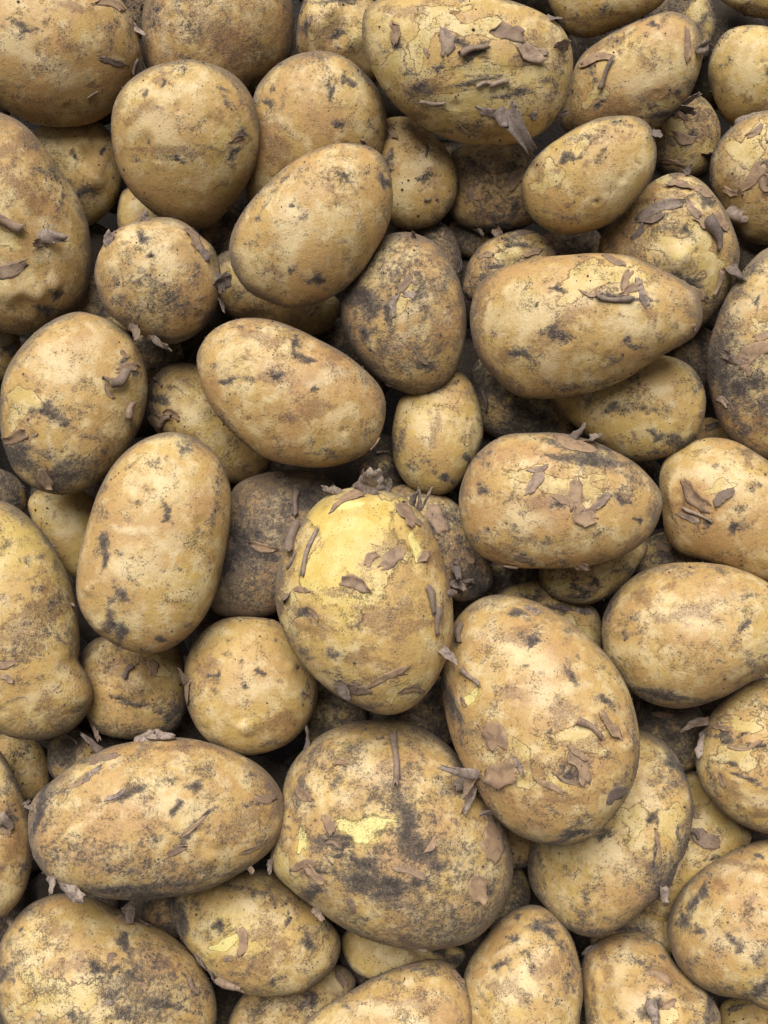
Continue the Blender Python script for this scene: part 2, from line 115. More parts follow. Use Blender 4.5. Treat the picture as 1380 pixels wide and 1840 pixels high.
P45|1.2|.85 .4 .6|yellow scabby potato in shade behind the top of the long flaky diagonal one|890,1075 925,1050 980,1045 1040,1070 1075,1100 1082,1140 1078,1180 1050,1195 990,1160 920,1110|k 1008 1092 20 9;p 1030 1130 30 20;d 1050 1100 26 10;k 960 1075 20|f 1012 1090 36 14 10;f 1052 1098 40 16 5
P46|4.6|.45 .25 .6|long flaky potato lying diagonally below centre, with peeled pale patches toward its lower end|890,1066 850,1078 816,1110 795,1160 788,1220 795,1275 815,1340 845,1400 880,1455 915,1490 960,1510 1010,1517 1055,1505 1095,1470 1130,1420 1147,1360 1145,1300 1130,1245 1100,1190 1060,1145 1010,1105 950,1075|b 888 1325 28 30;p 938 1357 13 28 -28;p 1047 1322 40 20;p 937 1402 17 8;x 850 1253 11 12;p 1003 1400 30 8 32;k 957 1151 20 11;b 945 1142 36 22;k 934 1106 20 9;k 1032 1378 26 15;b 1036 1380 36 28;k 806 1262 14 52 -10;d 830 1315 20 28;n 1122 1334 15;w 1122 1334 10;k 1085 1256 13 9;d 1102 1272 12;k 1018 1496 34 10 -10;w 970 1498 8;e 881 1280 11;w 881 1280 8;k 1022 1213 7 22 -28;d 1060 1470 26 14;b 1000 1290 30;k 986 1312 5;d 965 1318 6;k 945 1200 4;k 945 1224 4;d 1120 1400 16 36 20;b 920 1250 40 14;w 930 1190 70 40;w 970 1240 60 30;b 1060 1330 50 14;d 1135 1300 12 40;b 960 1370 40 20;p 1020 1365 8 16 20;d 900 1470 30 14 40;b 1000 1430 60 16;d 870 1415 20 26 -40|f 888 1322 50 54 80;f 902 1386 56 50 -12;f 956 1098 34 16 30;f 1042 1372 60 38 62;c 1054 1306 52 16 35;f 1090 1302 54 30 55;c 850 1218 54 13 38;c 828 1142 40 16 70;s 816 1168 40 14 72;s 866 1394 82 15 192;s 852 1392 56 24 98;s 850 1405 66 18 95;s 845 1395 40 18 140;f 1100 1422 40 26 -35;f 932 1372 40 14 60;f 990 1408 50 14 20;s 1108 1190 26 14 100;f 835 1262 20 12 60;s 888 1462 34 14 200;f 1022 1400 60 12 10;f 1035 1350 40 14 40
P47|4|.5 .35 .5|smooth oval potato with dusky left rim at the right edge, below the loose flap one|1250,1009 1190,1014 1140,1033 1102,1068 1082,1110 1081,1150 1088,1185 1108,1215 1135,1245 1175,1266 1230,1272 1290,1256 1340,1230 1390,1200 1420,1150 1420,1095 1390,1050 1320,1020|k 1335 1120 8 14 20;d 1322 1142 14 18;d 1152 1112 14 10;k 1190 1248 70 12 8;k 1096 1090 10 44 20;d 1342 1066 30 10 10;b 1370 1190 24;d 1212 1020 50 8;d 1130 1140 14;b 1240 1110 60 20;w 1260 1100 60 30;d 1345 1190 30 10 -30;b 1160 1080 20;d 1105 1190 20 16 40|s 1094 1194 28 14 -10
P48|3.6|.65 .25 .75|pale wrinkled potato with dark zigzag cracks at the right edge, lower right|1390,1218 1350,1226 1310,1250 1275,1287 1256,1335 1250,1370 1264,1415 1295,1455 1335,1482 1390,1498 1440,1480 1480,1420 1485,1340 1460,1265 1425,1230|k 1355 1340 44 5 -10;k 1307 1335 9 20 -20;k 1312 1370 12 6;p 1340 1300 28 12;w 1355 1440 44 18;b 1318 1422 28 14 40;d 1365 1275 14;p 1330 1355 34 18;k 1300 1322 20 4;b 1290 1290 20 24;d 1280 1400 10 30;k 1350 1400 30 4 20;b 1370 1460 30 12;e 1330 1430 24 8 30;k 1335 1320 24 3 -20|s 1274 1298 60 20 165;s 1266 1305 64 24 98;f 1300 1310 30 12 10;f 1340 1345 56 12 -8;f 1300 1400 26 12 70
P49|1.6|.7 .45 .6|small knobbly potato in shade below the tall speckled one, left|150,1170 180,1145 230,1150 290,1150 325,1165 333,1220 335,1270 315,1310 270,1328 210,1325 170,1310 150,1270 145,1220|n 240 1232 30;k 225 1258 28 6 10;d 185 1200 20;w 246 1226 14;b 215 1215 30;k 300 1290 26 30;d 200 1190 14 8;p 280 1200 16;e 222 1258 20 8;d 230 1310 40 10|c 232 1212 28 12 -60;f 275 1200 30 26 90;s 160 1300 40 14 60
P50|3|.7 .2 .4|small round smooth yellow potato with a shiny bump near its bottom|450,1108 405,1112 365,1135 338,1175 330,1225 338,1275 362,1320 400,1347 450,1358 500,1345 540,1315 565,1270 570,1225 558,1180 530,1140 495,1115|n 440 1303 15;w 441 1301 13 10;w 460 1235 50 26;k 465 1210 9 6;e 440 1290 18 8;d 345 1230 18 34;d 482 1335 26 9;d 388 1250 14;d 548 1250 10 18;b 370 1200 20 40;k 530 1200 5;d 415 1180 10;k 440 1235 6;b 500 1300 40 20;n 520 1200 10|s 338 1232 40 20 -105;f 340 1245 40 16 -80;f 490 1112 40 7 8
P51|4.8|.35 .4 .6|big flat oval brown potato at lower left with a crumpled flake on its top edge|315,1324 250,1330 190,1345 130,1375 82,1413 57,1445 54,1500 65,1545 98,1585 160,1608 225,1616 300,1610 370,1598 430,1570 480,1535 505,1495 510,1450 500,1413 465,1374 415,1347 365,1330|k 466 1440 26 9;k 225 1428 30 8 -15;d 310 1405 14 9;k 350 1416 15 9;k 313 1452 9 10;d 438 1403 12 10;k 338 1492 42 7 -42;d 150 1402 46 8 -38;d 120 1428 22 9;k 82 1440 12 44 20;k 265 1590 90 13 -2;d 165 1365 40 9;n 378 1508 14;e 362 1520 16;d 80 1546 20 14;d 250 1420 20;b 330 1345 50 10;w 300 1440 60 30;d 90 1480 8 20;d 455 1490 14;d 360 1555 50 14;d 190 1520 30 10;b 430 1480 40 30;d 270 1500 16;d 450 1520 30 10 -20;d 200 1560 160 40|f 470 1438 42 18 5;s 240 1334 46 26 -28;s 270 1328 50 28 -8;f 285 1330 56 22 6;s 185 1350 50 16 215;f 188 1364 54 18 -15;f 168 1392 40 14 -40;f 140 1412 34 12 -30;s 90 1570 40 22 60;s 105 1582 70 24 28;s 165 1604 50 14 10;f 315 1526 34 18 -25;f 448 1524 46 12 -22;s 448 1562 18 12 30;f 345 1485 50 9 -42;f 210 1432 40 10 -30;s 66 1448 20 12 160;s 60 1530 30 14 60
P52|3.6|.5 .5 .8|largest mottled potato with one bright peeled spot and a broad grey soil band|665,1293 610,1305 560,1335 525,1375 508,1420 500,1470 487,1530 487,1560 510,1590 560,1630 620,1670 690,1695 750,1705 810,1700 860,1680 895,1640 915,1590 918,1545 905,1490 880,1440 845,1390 800,1335 740,1300|x 655 1486 36 17 8;x 662 1498 14 16;k 618 1502 30 10 20;k 610 1516 34 8;k 548 1432 18 20;k 562 1562 26 9;k 655 1570 80 22 12;k 735 1490 50 30 40;d 700 1510 60 30;k 848 1592 18 22;x 546 1512 9 18;p 615 1366 18 14;b 610 1372 30 24;d 580 1382 18 12;k 700 1590 50 18;d 800 1605 40 16;b 712 1665 30 12;d 898 1600 16 30;d 640 1640 24 14;k 560 1600 20 14;d 560 1350 30 14 -30;w 660 1400 60 40;b 700 1390 20;p 510 1560 20 30;d 640 1340 40 10;k 770 1540 30 20;d 870 1640 30 20;d 740 1680 60 10;k 640 1545 40 12;p 530 1590 16 12;d 690 1520 190 90 15;d 720 1620 150 60|c 709 1372 108 15 92;f 597 1482 36 26 65;f 606 1512 34 18 20;f 550 1552 48 20 -10;f 572 1570 40 20 40;f 876 1512 66 52 98;f 848 1590 46 36 88;s 540 1345 58 16 -52;s 856 1450 30 10 60;f 812 1480 16 9 60;f 770 1520 30 14 -50;f 550 1432 40 24 30;f 636 1620 26 14 60;s 492 1545 30 14 100;s 560 1632 34 14 40;f 614 1376 26 14 0;f 735 1560 60 18 20;s 740 1700 30 12 10
P53|2.6|.65 .45 .65|potato at lower left with a small peeled yellow spot under a brown flake|305,1635 312,1605 350,1575 430,1560 495,1565 530,1600 572,1635 608,1675 612,1710 592,1750 543,1784 480,1791 425,1782 380,1755 345,1715 320,1680|k 397 1664 11 11;k 557 1690 12 17;k 490 1765 7;x 414 1694 22 10 -10;y 410 1690 50 30;d 360 1638 20;w 378 1668 22 14;k 325 1640 18 38;d 450 1600 50 12;b 490 1680 30;d 590 1660 14 26;d 520 1620 30 10;b 480 1720 60 20;w 470 1640 40 20|f 439 1692 44 24 84;s 362 1738 44 14 28;c 416 1766 50 16 6;s 350 1715 34 12 60;f 410 1722 16 10 0
P54|3.4|.6 .25 .7|broad freckled potato in the bottom left corner with one flake on its shoulder|105,1606 55,1623 20,1660 0,1700 -8,1760 5,1830 40,1890 110,1930 200,1945 290,1930 355,1890 388,1840 389,1790 370,1745 340,1705 295,1672 235,1645 165,1615|k 240 1756 14 9;k 226 1815 11 15;b 110 1670 26 14;b 132 1736 46 22;k 172 1740 14 9;k 10 1750 16 18;k 202 1740 10;k 275 1802 52 8 12;d 140 1832 20;b 300 1735 30 14;w 70 1740 30 30;d 100 1850 30;d 160 1685 8;k 42 1675 5;w 110 1780 60 40;b 200 1790 24;p 90 1790 40 30;p 160 1790 24 16;d 255 1700 18 20;b 340 1790 16 30;d 50 1640 20 8 -30;k 130 1820 12 8;d 220 1800 130 70|f 240 1652 58 24 8;s 222 1652 44 28 -30;c 338 1774 34 14 38;f 198 1722 20 12 -40;f 252 1770 20 8 10;s 20 1658 18 8 200;f 195 1800 16 10 0
P55|3.5|.4 .45 .5|potato cut by the left edge beside the tip of the big flat oval brown one|0,1350 25,1395 45,1445 56,1500 55,1560 43,1602 24,1630 0,1648 -50,1650 -100,1600 -125,1520 -115,1430 -80,1360 -35,1335|k 5 1482 14 12;d 40 1568 12 20;d 10 1450 14;b 20 1540 20 40;d 20 1405 10|c 6 1476 36 18 55;s 40 1450 20 6 -60;f 5 1495 24 14 20
P56|1|.8 .5 .4|dim greenish potato in the dark gap left of the big flat oval brown one|0,1320 50,1315 80,1345 90,1390 80,1425 40,1440 5,1420 -20,1370|d 40 1350 20|
P57|1.4|.95 .15 .25|small clean pale yellow potato squeezed beneath the largest mottled one at the bottom|614,1695 620,1675 660,1665 750,1690 820,1700 838,1715 820,1740 770,1760 700,1765 645,1752 622,1725|b 740 1720 20;k 800 1720 30 14|
P58|3.9|.55 .25 .55|potato cut by the bottom edge under the small clean pale one|780,1724 730,1733 680,1752 625,1785 570,1817 535,1850 530,1900 570,1950 650,1970 740,1950 810,1900 845,1850 845,1805 833,1765 810,1735|d 795 1800 16 10;w 715 1815 60 20;d 770 1745 40 8;d 700 1760 30 8;b 690 1800 40 12;d 815 1840 14;d 640 1810 20;b 760 1800 20|f 738 1738 40 12 -5;f 820 1756 30 24 50;s 822 1752 24 14 60
P59|3.7|.55 .25 .6|upright speckled potato at the bottom edge, to the right of the largest mottled one|960,1626 910,1643 872,1683 845,1722 833,1760 832,1810 840,1870 870,1920 930,1940 990,1930 1030,1880 1044,1820 1046,1775 1040,1730 1025,1682 998,1645|k 925 1690 10 7;d 920 1722 12 20;k 970 1666 24 9 -12;k 985 1682 22 8 40;d 950 1732 10 20;b 896 1770 16;k 900 1737 12 6;d 987 1786 10 14;w 928 1702 38 8 -30;k 930 1650 6;d 1010 1700 14;b 985 1740 30 20;d 880 1790 12;d 1020 1760 16 30;b 930 1780 20;w 930 1760 40 40;e 940 1712 34 5 -30|
P60|3|.5 .3 .55|lumpy potato at the bottom right with a dark hollow near the frame's edge|1130,1673 1085,1682 1052,1708 1043,1750 1050,1805 1060,1870 1100,1930 1170,1955 1240,1930 1285,1880 1297,1830 1280,1792 1248,1763 1215,1730 1190,1695 1160,1677|b 1090 1740 12 28;d 1158 1740 18 13;k 1182 1818 22 22;p 1202 1832 18;w 1125 1740 20 34;w 1150 1800 30 20;d 1115 1822 10;k 1282 1812 14 30;n 1075 1750 14 24;n 1120 1790 24;e 1185 1820 24;b 1180 1760 20;n 1190 1760 18;b 1230 1790 20;w 1070 1745 8 14;d 1160 1690 26 8|f 1180 1758 50 14 28;c 1170 1825 46 22 100;s 1048 1718 34 12 -60;f 1200 1805 24 18 -30
P61|3.6|.55 .25 .6|pale potato at lower right with blue black soil spots down its left side|1390,1506 1325,1524 1272,1554 1232,1590 1207,1635 1202,1680 1217,1730 1248,1766 1290,1787 1340,1798 1390,1818 1440,1790 1470,1710 1475,1620 1450,1540|k 1257 1615 10 24 22;k 1232 1656 11 15;k 1258 1672 10 8;d 1276 1570 14 10;d 1340 1630 12 22;d 1316 1670 12 10;d 1370 1712 16 20;k 1374 1766 22 16;w 1340 1690 50 30;d 1345 1782 26 10;d 1240 1722 16 18;b 1330 1560 30 10;k 1362 1546 8 6;w 1330 1570 40 16;d 1300 1770 22 10;b 1290 1600 16|
P62|2.6|.65 .35 .65|pale potato with dark cracked right side under the end of the long diagonal one|1150,1312 1182,1325 1215,1358 1235,1405 1243,1450 1236,1510 1216,1565 1195,1602 1155,1632 1115,1665 1065,1683 1020,1668 978,1625 952,1585 952,1530 975,1480 1020,1420 1070,1350 1110,1320|k 1172 1474 15 10;k 1086 1500 12 9;b 1155 1540 28 22;k 1185 1575 24 30;d 1150 1602 36 16;p 1195 1470 20 26;d 1048 1642 16;w 1100 1540 40 30;k 1172 1522 4 30;d 1212 1482 14;d 1202 1422 18;d 1190 1400 26 16;d 1110 1645 40 12;w 1160 1440 20 30;d 970 1570 20 40;k 1215 1380 16 24 -30;p 1140 1470 24 20;d 1060 1600 14;d 1040 1668 50 10;d 1190 1560 50 90|f 1222 1555 60 14 -62;f 1178 1520 50 8 80;s 1190 1590 34 14 100;c 1210 1500 20 6 60
P63|1.4|.95 .2 .4|shaded yellow potato with a brown skin scab, behind the pale cracked one|1240,1380 1265,1410 1300,1455 1335,1485 1352,1505 1330,1540 1270,1580 1225,1620 1200,1660 1170,1665 1150,1640 1170,1560 1200,1470 1220,1400|b 1268 1510 26 22;d 1268 1512 20 17;k 1250 1500 7;k 1246 1462 9;d 1225 1500 20;d 1200 1640 30|f 1266 1510 46 40 30;c 1250 1500 18 12 40;f 1248 1462 22 12 60
P64|1.2|.4 .4 .5|brown potato end squeezed between the largest mottled one and the cracked pale one|880,1490 900,1478 930,1485 956,1505 964,1530 952,1553 925,1562 890,1560 872,1525|d 930 1550 16|
P65|1|.8 .6 .4|dusky greenish potato in the gap right of the lower end of the largest mottled one|885,1560 930,1556 952,1590 950,1630 925,1662 885,1672 862,1640 866,1590||
P66|.8|.8 .6 .5|dark potato in the gap below the peeled yellow one, right of small round one|545,1255 575,1230 620,1240 655,1270 660,1310 640,1345 595,1350 555,1330 538,1290|d 600 1290 30|
P67|.8|.9 .7 .6|dark olive potato in the gap between the peeled yellow one and the largest mottled one|690,1275 700,1240 740,1210 790,1215 825,1250 830,1300 805,1340 755,1350 710,1325|d 760 1280 40;k 780 1250 20|s 792 1290 40 20 -120;f 745 1290 24 12 30
P68|.8|.7 .7 .7|dark soil coated potato in the gap beneath the smooth oval one at the right edge|1130,1310 1145,1265 1190,1245 1245,1260 1270,1310 1260,1365 1220,1390 1170,1380 1140,1350|k 1190 1300 40;d 1220 1340 30|f 1190 1285 34 14 10;c 1150 1275 24 8 60
P69|1.2|.5 .5 .7|dirty potato at the bottom edge in the gap left of the flat pale one|410,1835 440,1785 500,1755 560,1738 612,1735 640,1765 615,1805 570,1850 510,1895 450,1895 415,1870|b 540 1790 40;d 470 1800 30;k 555 1800 16;w 600 1760 20|f 552 1800 24 12 -60;f 610 1760 30 16 60
P70|1.2|.85 .2 .4|pale yellow potato just showing in the bottom right corner|1292,1830 1300,1800 1340,1793 1390,1812 1430,1850 1420,1900 1360,1920 1310,1890|d 1320 1810 20 8|c 1325 1812 26 7 -30
P71|1.4|.6 .6 .7|dark scuffed potato in the hollow above the lumpy bottom right one|1060,1690 1085,1655 1130,1635 1180,1635 1215,1655 1222,1690 1195,1725 1140,1740 1090,1730|k 1130 1665 30 10;d 1165 1660 20|
P72|1|.5 .6 .5|dark potato tip in the gap below the small round flaky one|235,640 248,600 280,585 315,600 330,640 318,680 280,695 248,680|b 270 630 24;d 290 650 20|f 262 650 34 16 60
P73|1.2|.4 .5 .5|brown potato just showing at the left edge above the big smooth sooty one|-55,640 -40,590 0,575 30,595 38,635 20,675 -20,685|d 8 620 14|s 12 632 28 14 -50
P74|1|.7 .6 .6|dark potato in the small gap right of the pear shaped one's tip|1205,640 1220,600 1250,585 1285,600 1298,645 1280,690 1240,705 1212,685|k 1260 620 20|s 1240 612 40 5 -70;s 1262 630 34 4 -30
P75|1|.5 .5 .5|dark potato in the gap between the smooth yellow one and the large grubby one|1232,800 1240,765 1275,750 1315,770 1325,810 1300,845 1260,850||s 1270 770 26 10 -30
P76|.8|.8 .6 .6|dark olive potato in the gap below the right end of the plump torn one|1140,1020 1155,975 1195,955 1240,965 1262,1010 1245,1055 1200,1070 1160,1060|d 1200 1000 30|f 1190 985 30 14 20
P77|1|.8 .7 .5|dim olive potato behind the blunt end of the dented potato at the top right|1165,45 1180,0 1210,-30 1250,-25 1278,0 1287,40 1280,80 1265,110 1220,120 1180,90|p 1255 25 18;d 1250 70 24|
P78|1.4|.85 .5 .8|shaded flaky potato below the dented one, left of the right edge|1180,210 1215,185 1250,170 1275,185 1295,225 1290,270 1270,305 1230,320 1190,310 1165,270|p 1218 230 20 20;k 1238 252 22 12;d 1215 272 16;k 1190 300 24 10;b 1265 240 24;p 1270 270 12;d 1230 250 60|f 1228 250 44 24 20;s 1272 290 50 30 -70;f 1210 290 40 12 10;s 1240 300 40 20 -60
P79|.9|.5 .6 .5|dark potato in the gap above the pear shaped one, under the small perched oval one|975,455 985,420 1020,400 1060,405 1085,435 1085,475 1050,500 1005,495|k 1030 430 20|s 1050 455 24 12 -40
P80|1|.5 .6 .6|brown potato tip in the dark gap at the top beside the corner potato|225,20 232,-20 260,-45 285,-20 290,20 278,60 250,70 230,50||s 252 20 34 8 -55
P81|.9|.5 .6 .7|dark potato in the black gap left of the small knobbly scabby one|800,430 812,398 850,388 890,395 905,425 885,455 840,462 810,450|k 850 420 30;d 830 440 20|f 868 408 30 14 20
P82|.9|.5 .6 .7|dark potato in the gap at the left edge under the big smooth sooty one|-50,880 -20,845 20,850 45,880 45,920 10,940 -30,930|k 10 880 20|
P83|.9|.5 .6 .7|dark potato in the gap between rounded creased one and smooth egg shaped one|355,420 375,390 410,375 440,395 445,430 425,460 385,462 360,445|d 400 420 30|
P84|.9|.5 .6 .6|dark potato in the gap below the plump one, left of the small mottled one|860,1040 885,1010 930,1005 975,1020 985,1050 950,1075 900,1080 868,1065|k 930 1040 24|s 900 1050 24 10 -30
P85|.9|.5 .6 .6|dark potato in the gap below the knobbed greenish yellow one at the left edge|85,1360 95,1325 130,1305 165,1320 175,1355 150,1395 115,1410 90,1390|d 130 1340 30|c 128 1330 34 8 50
P86|.9|.5 .6 .6|dark potato in the gap right of the brown oval, above the peeled yellow one|640,860 655,830 690,815 720,840 725,880 700,900 660,895|k 690 850 20|c 690 800 30 9 -70
P87|.9|.5 .6 .6|dark potato in the gap under the big flat oval brown one at lower left|255,1640 265,1610 300,1595 340,1610 350,1650 320,1685 275,1680|d 300 1640 24|
'''
SOLVED = {
'P1':(-42.7,-0.037,-0.027),
'P2':(-134.1,-0.085,0.017),
'P3':(-8.0,-0.013,-0.107),
'P4':(-72.0,0.082,-0.096),
'P5':(48.1,0.001,-0.035),
'P6':(-20.0,-0.085,0.031),
'P7':(-176.0,0.000,0.000),
'P8':(-181.4,0.061,0.168),
'P9':(10.7,0.023,-0.068),
'P10':(-158.3,-0.122,-0.123),
'P11':(-168.3,0.142,-0.032),
'P12':(-137.5,0.045,-0.076),
'P13':(44.0,0.000,0.000),
'P14':(-66.0,0.000,0.000),
'P15':(-37.3,0.019,-0.046),
'P16':(26.3,0.027,-0.056),
'P17':(-115.2,-0.013,-0.081),
'P18':(-121.0,0.000,0.000),
'P19':(-57.1,0.040,-0.053),
'P20':(-75.3,0.040,-0.062),
'P21':(42.3,0.076,-0.031),
'P22':(-110.0,0.000,0.000),
'P23':(-33.0,0.000,0.000),
'P24':(-169.6,0.114,-0.074),
'P25':(-108.3,0.145,0.061),
'P26':(-143.8,0.069,0.076),
'P29':(-11.0,0.000,0.000),
'P30':(11.0,0.000,0.000),
'P31':(-148.6,-0.065,-0.091),
'P32':(33.0,0.000,0.000),
'P33':(-121.0,0.000,0.000),
'P34':(-165.0,0.000,0.000),
'P35':(-26.3,-0.047,-0.002),
'P36':(50.4,0.047,0.031),
'P37':(-122.0,0.007,0.020),
'P38':(-98.0,-0.005,0.019),
'P39':(22.0,0.000,0.000),
'P40':(-67.1,-0.011,-0.012),
'P41':(-163.9,0.015,-0.003),
'P42':(-22.0,0.000,0.000),
'P43':(-45.6,-0.018,-0.042),
'P44':(-128.4,-0.017,0.102),
'P45':(-165.3,-0.167,-0.003),
'P46':(27.0,0.103,0.092),
'P47':(-8.3,0.020,-0.022),
'P48':(-31.5,0.012,-0.013),
'P49':(-143.0,0.000,0.000),
'P50':(-66.0,0.000,0.000),
'P51':(33.0,0.000,0.000),
'P52':(-33.0,-0.000,0.000),
'P53':(-88.0,0.000,0.000),
'P54':(-44.0,0.000,0.000),
'P55':(-33.6,-0.042,0.022),
'P56':(-176.0,0.000,0.000),
'P57':(-154.0,0.000,0.000),
'P58':(-9.6,0.098,-0.019),
'P59':(-34.4,0.069,-0.024),
'P60':(-49.5,-0.001,0.184),
'P61':(-33.0,0.000,0.000),
'P62':(-82.8,0.144,0.082),
'P63':(-160.4,0.070,-0.033),
'P64':(-162.4,-0.009,0.085),
'P65':(-178.6,-0.009,0.083),
'P66':(-183.8,-0.057,-0.037),
'P67':(-169.3,-0.057,0.052),
'P68':(-183.7,-0.001,0.046),
'P69':(-165.0,0.000,0.000),
'P70':(-177.4,-0.187,-0.117),
'P71':(-154.2,-0.000,-0.004),
'P72':(-166.4,-0.003,-0.406),
'P73':(-165.0,0.000,0.000),
'P74':(-176.0,0.000,0.000),
'P75':(-176.0,0.000,0.000),
'P76':(-165.9,0.013,0.159),
'P77':(-176.0,0.000,0.000),
'P78':(-154.0,0.000,0.000),
'P79':(-181.5,0.000,0.000),
'P80':(-185.5,-0.197,-0.082),
'P81':(-192.8,0.108,0.021),
'P82':(-174.8,-0.145,-0.056),
'P83':(-170.1,-0.345,0.205),
'P84':(-190.5,-0.131,-0.120),
'P85':(-158.1,0.272,0.196),
'P86':(-181.5,0.000,0.000),
'P87':(-175.5,0.044,-0.038),
'R0':(-130.1,-0.219,-0.104),
'R1':(-73.6,0.000,0.000),
'R2':(-65.1,0.000,0.000),
'R3':(-129.4,-0.151,-0.100),
'R4':(-157.7,-0.119,-0.154),
'R5':(-102.3,0.014,-0.208),
'R6':(-66.3,0.104,0.122),
'R7':(-75.2,0.000,0.000),
'R8':(-127.2,0.299,-0.007),
'R9':(-142.7,-0.011,-0.117),
'R10':(-122.2,0.000,0.000),
'R11':(-55.4,0.025,0.087),
'R12':(-64.4,0.000,0.000),
'R13':(-117.6,0.137,0.129),
'R14':(-117.1,0.146,0.008),
'R15':(-141.3,0.151,-0.071),
'R16':(-106.2,-0.038,0.095),
'R17':(-130.4,0.100,0.135),
'R18':(-101.8,0.200,0.084),
'R19':(-121.8,0.274,-0.158),
'R20':(-109.4,0.041,0.023),
'R21':(-59.2,-0.339,-0.104),
'R22':(-76.1,0.000,0.000),
'R23':(-88.4,0.098,-0.035),
'R24':(-98.6,0.000,0.000),
'R25':(-162.3,-0.028,-0.115),
'R26':(-76.7,-0.104,0.101),
'R27':(-112.8,-0.126,-0.033),
'R28':(-112.6,0.005,0.145),
'R29':(-130.3,-0.121,0.065),
'R30':(-95.8,-0.178,-0.089),
'R31':(-106.7,0.000,0.000),
'R32':(-138.9,0.000,0.000),
'R33':(-56.8,0.000,0.000),
'R34':(-146.5,-0.066,-0.011),
'R35':(-145.6,-0.079,-0.056),
'R36':(-112.9,-0.081,0.004),
'R37':(-138.1,-0.219,-0.019),
'R38':(-163.8,0.056,-0.187),
'R39':(-136.2,0.000,0.000),
'R40':(-108.8,-0.203,-0.041),
'R41':(-124.2,0.204,-0.029),
'R42':(-58.7,-0.011,0.032),
'R43':(-149.0,0.121,-0.003),
'R44':(-53.0,-0.065,0.065),
'R45':(-100.6,0.165,0.143),
'R46':(-161.3,0.148,0.131),
'R47':(-78.0,0.036,-0.223),
'R48':(-126.8,0.125,-0.134),
'R49':(-84.7,-0.121,0.100),
'R50':(-120.5,-0.116,0.125),
'R51':(-122.3,-0.152,0.255),
'R52':(-159.1,-0.013,0.243),
'R53':(-110.7,0.000,0.000),
'D0':(-298.5,0.000,0.000),
'D1':(-284.1,0.000,0.000),
'D2':(-273.7,-0.076,-0.006),
'D3':(-306.1,-0.012,-0.031),
'D4':(-329.9,-0.219,-0.013),
'D5':(-344.1,-0.412,-0.082),
'D6':(-316.3,-0.193,-0.365),
'D7':(-282.7,0.001,0.002),
'D8':(-360.8,-0.209,0.026),
'D9':(-272.1,-0.114,-0.029),
'D10':(-263.4,-0.015,0.042),
'D11':(-305.3,-0.065,0.105),
'D12':(-248.8,-0.063,-0.088),
'D13':(-276.2,0.032,-0.007),
'D14':(-305.3,0.063,0.011),
'D15':(-287.8,-0.047,-0.417),
'D16':(-220.9,-0.220,-0.050),
'D17':(-332.4,-0.086,-0.149),
'D18':(-270.2,0.000,0.000),
'D19':(-307.9,0.018,-0.067),
'D20':(-297.0,-0.019,0.027),
'D21':(-289.3,0.000,0.000),
'D22':(-238.5,0.194,0.017),
'D23':(-263.0,0.305,0.286),
'D24':(-354.2,0.134,-0.230),
'D25':(-222.1,0.240,-0.035),
'D26':(-267.1,0.126,-0.284),
'D27':(-273.5,0.212,0.017),
'D28':(-297.7,0.081,-0.132),
'D29':(-280.3,0.027,-0.077),
'D30':(-271.0,0.082,-0.012),
'D31':(-321.5,0.026,-0.102),
'D32':(-381.6,-0.228,0.006),
'D33':(-321.5,-0.093,-0.158),
'D34':(-294.1,-0.000,-0.000),
'D35':(-325.6,0.063,-0.114),
'D36':(-225.8,0.284,-0.015),
'D37':(-269.3,0.256,0.088),
'D38':(-276.2,0.071,0.214),
'D39':(-297.7,0.018,-0.059),
'D40':(-279.8,0.010,0.002),
'D41':(-335.9,0.054,-0.131),
'D42':(-296.3,-0.281,-0.252),
'D43':(-226.0,0.132,-0.034),
'D44':(-282.9,0.218,-0.121),
'D45':(-303.0,-0.075,-0.156),
'D46':(-257.9,-0.194,-0.042),
'D47':(-306.1,0.178,0.194),
'D48':(-345.0,-0.045,0.158),
'D49':(-265.2,0.027,-0.054),
'D50':(-280.5,-0.018,-0.260),
'D51':(-271.6,0.079,-0.009),
'D52':(-313.5,0.100,0.063),
'D53':(-358.5,-0.001,0.183),
'D54':(-272.9,-0.000,0.000),
'D55':(-323.2,-0.060,-0.127),
'D56':(-229.7,0.141,-0.147),
'D57':(-369.0,0.108,0.196),
'D58':(-269.7,-0.024,0.060),
'D59':(-272.3,0.000,0.000),
'D60':(-284.9,-0.051,0.124),
'D61':(-236.2,-0.205,-0.098),
'D62':(-268.2,0.007,0.030),
'D63':(-275.3,0.000,0.000),
'D64':(-304.0,-0.028,0.011),
'D65':(-284.5,-0.027,-0.003),
'D66':(-276.1,-0.156,-0.118),
'D67':(-260.6,-0.117,-0.005),
'D68':(-298.0,0.331,0.124),
'D69':(-337.7,0.097,-0.136),
'D70':(-365.9,-0.050,0.106),
'D71':(-330.8,-0.064,-0.351),
'D72':(-324.6,-0.090,-0.003),
'D73':(-299.7,-0.206,-0.051),
'D74':(-265.1,-0.026,0.001),
'D75':(-323.7,-0.133,-0.001),
'D76':(-319.3,-0.325,0.044),
'D77':(-272.4,-0.101,-0.020),
'D78':(-321.0,0.225,0.003),
'D79':(-325.6,0.072,-0.123),
'D80':(-283.0,0.009,0.035),
'D81':(-267.9,-0.279,-0.128),
'D82':(-245.4,-0.379,-0.181),
'D83':(-328.0,-0.087,0.143),
'D84':(-238.6,-0.178,-0.195),
'D85':(-283.6,-0.008,0.200),
'D86':(-283.7,0.000,0.000),
'D87':(-308.6,-0.088,-0.109),
'D88':(-253.7,0.068,0.001),
'D89':(-306.5,0.084,-0.272),
'D90':(-346.2,-0.189,0.046),
'D91':(-308.4,0.006,0.205),
'D92':(-237.5,-0.065,-0.238),
'D93':(-278.0,0.177,-0.105),
'D94':(-353.5,-0.031,-0.003),
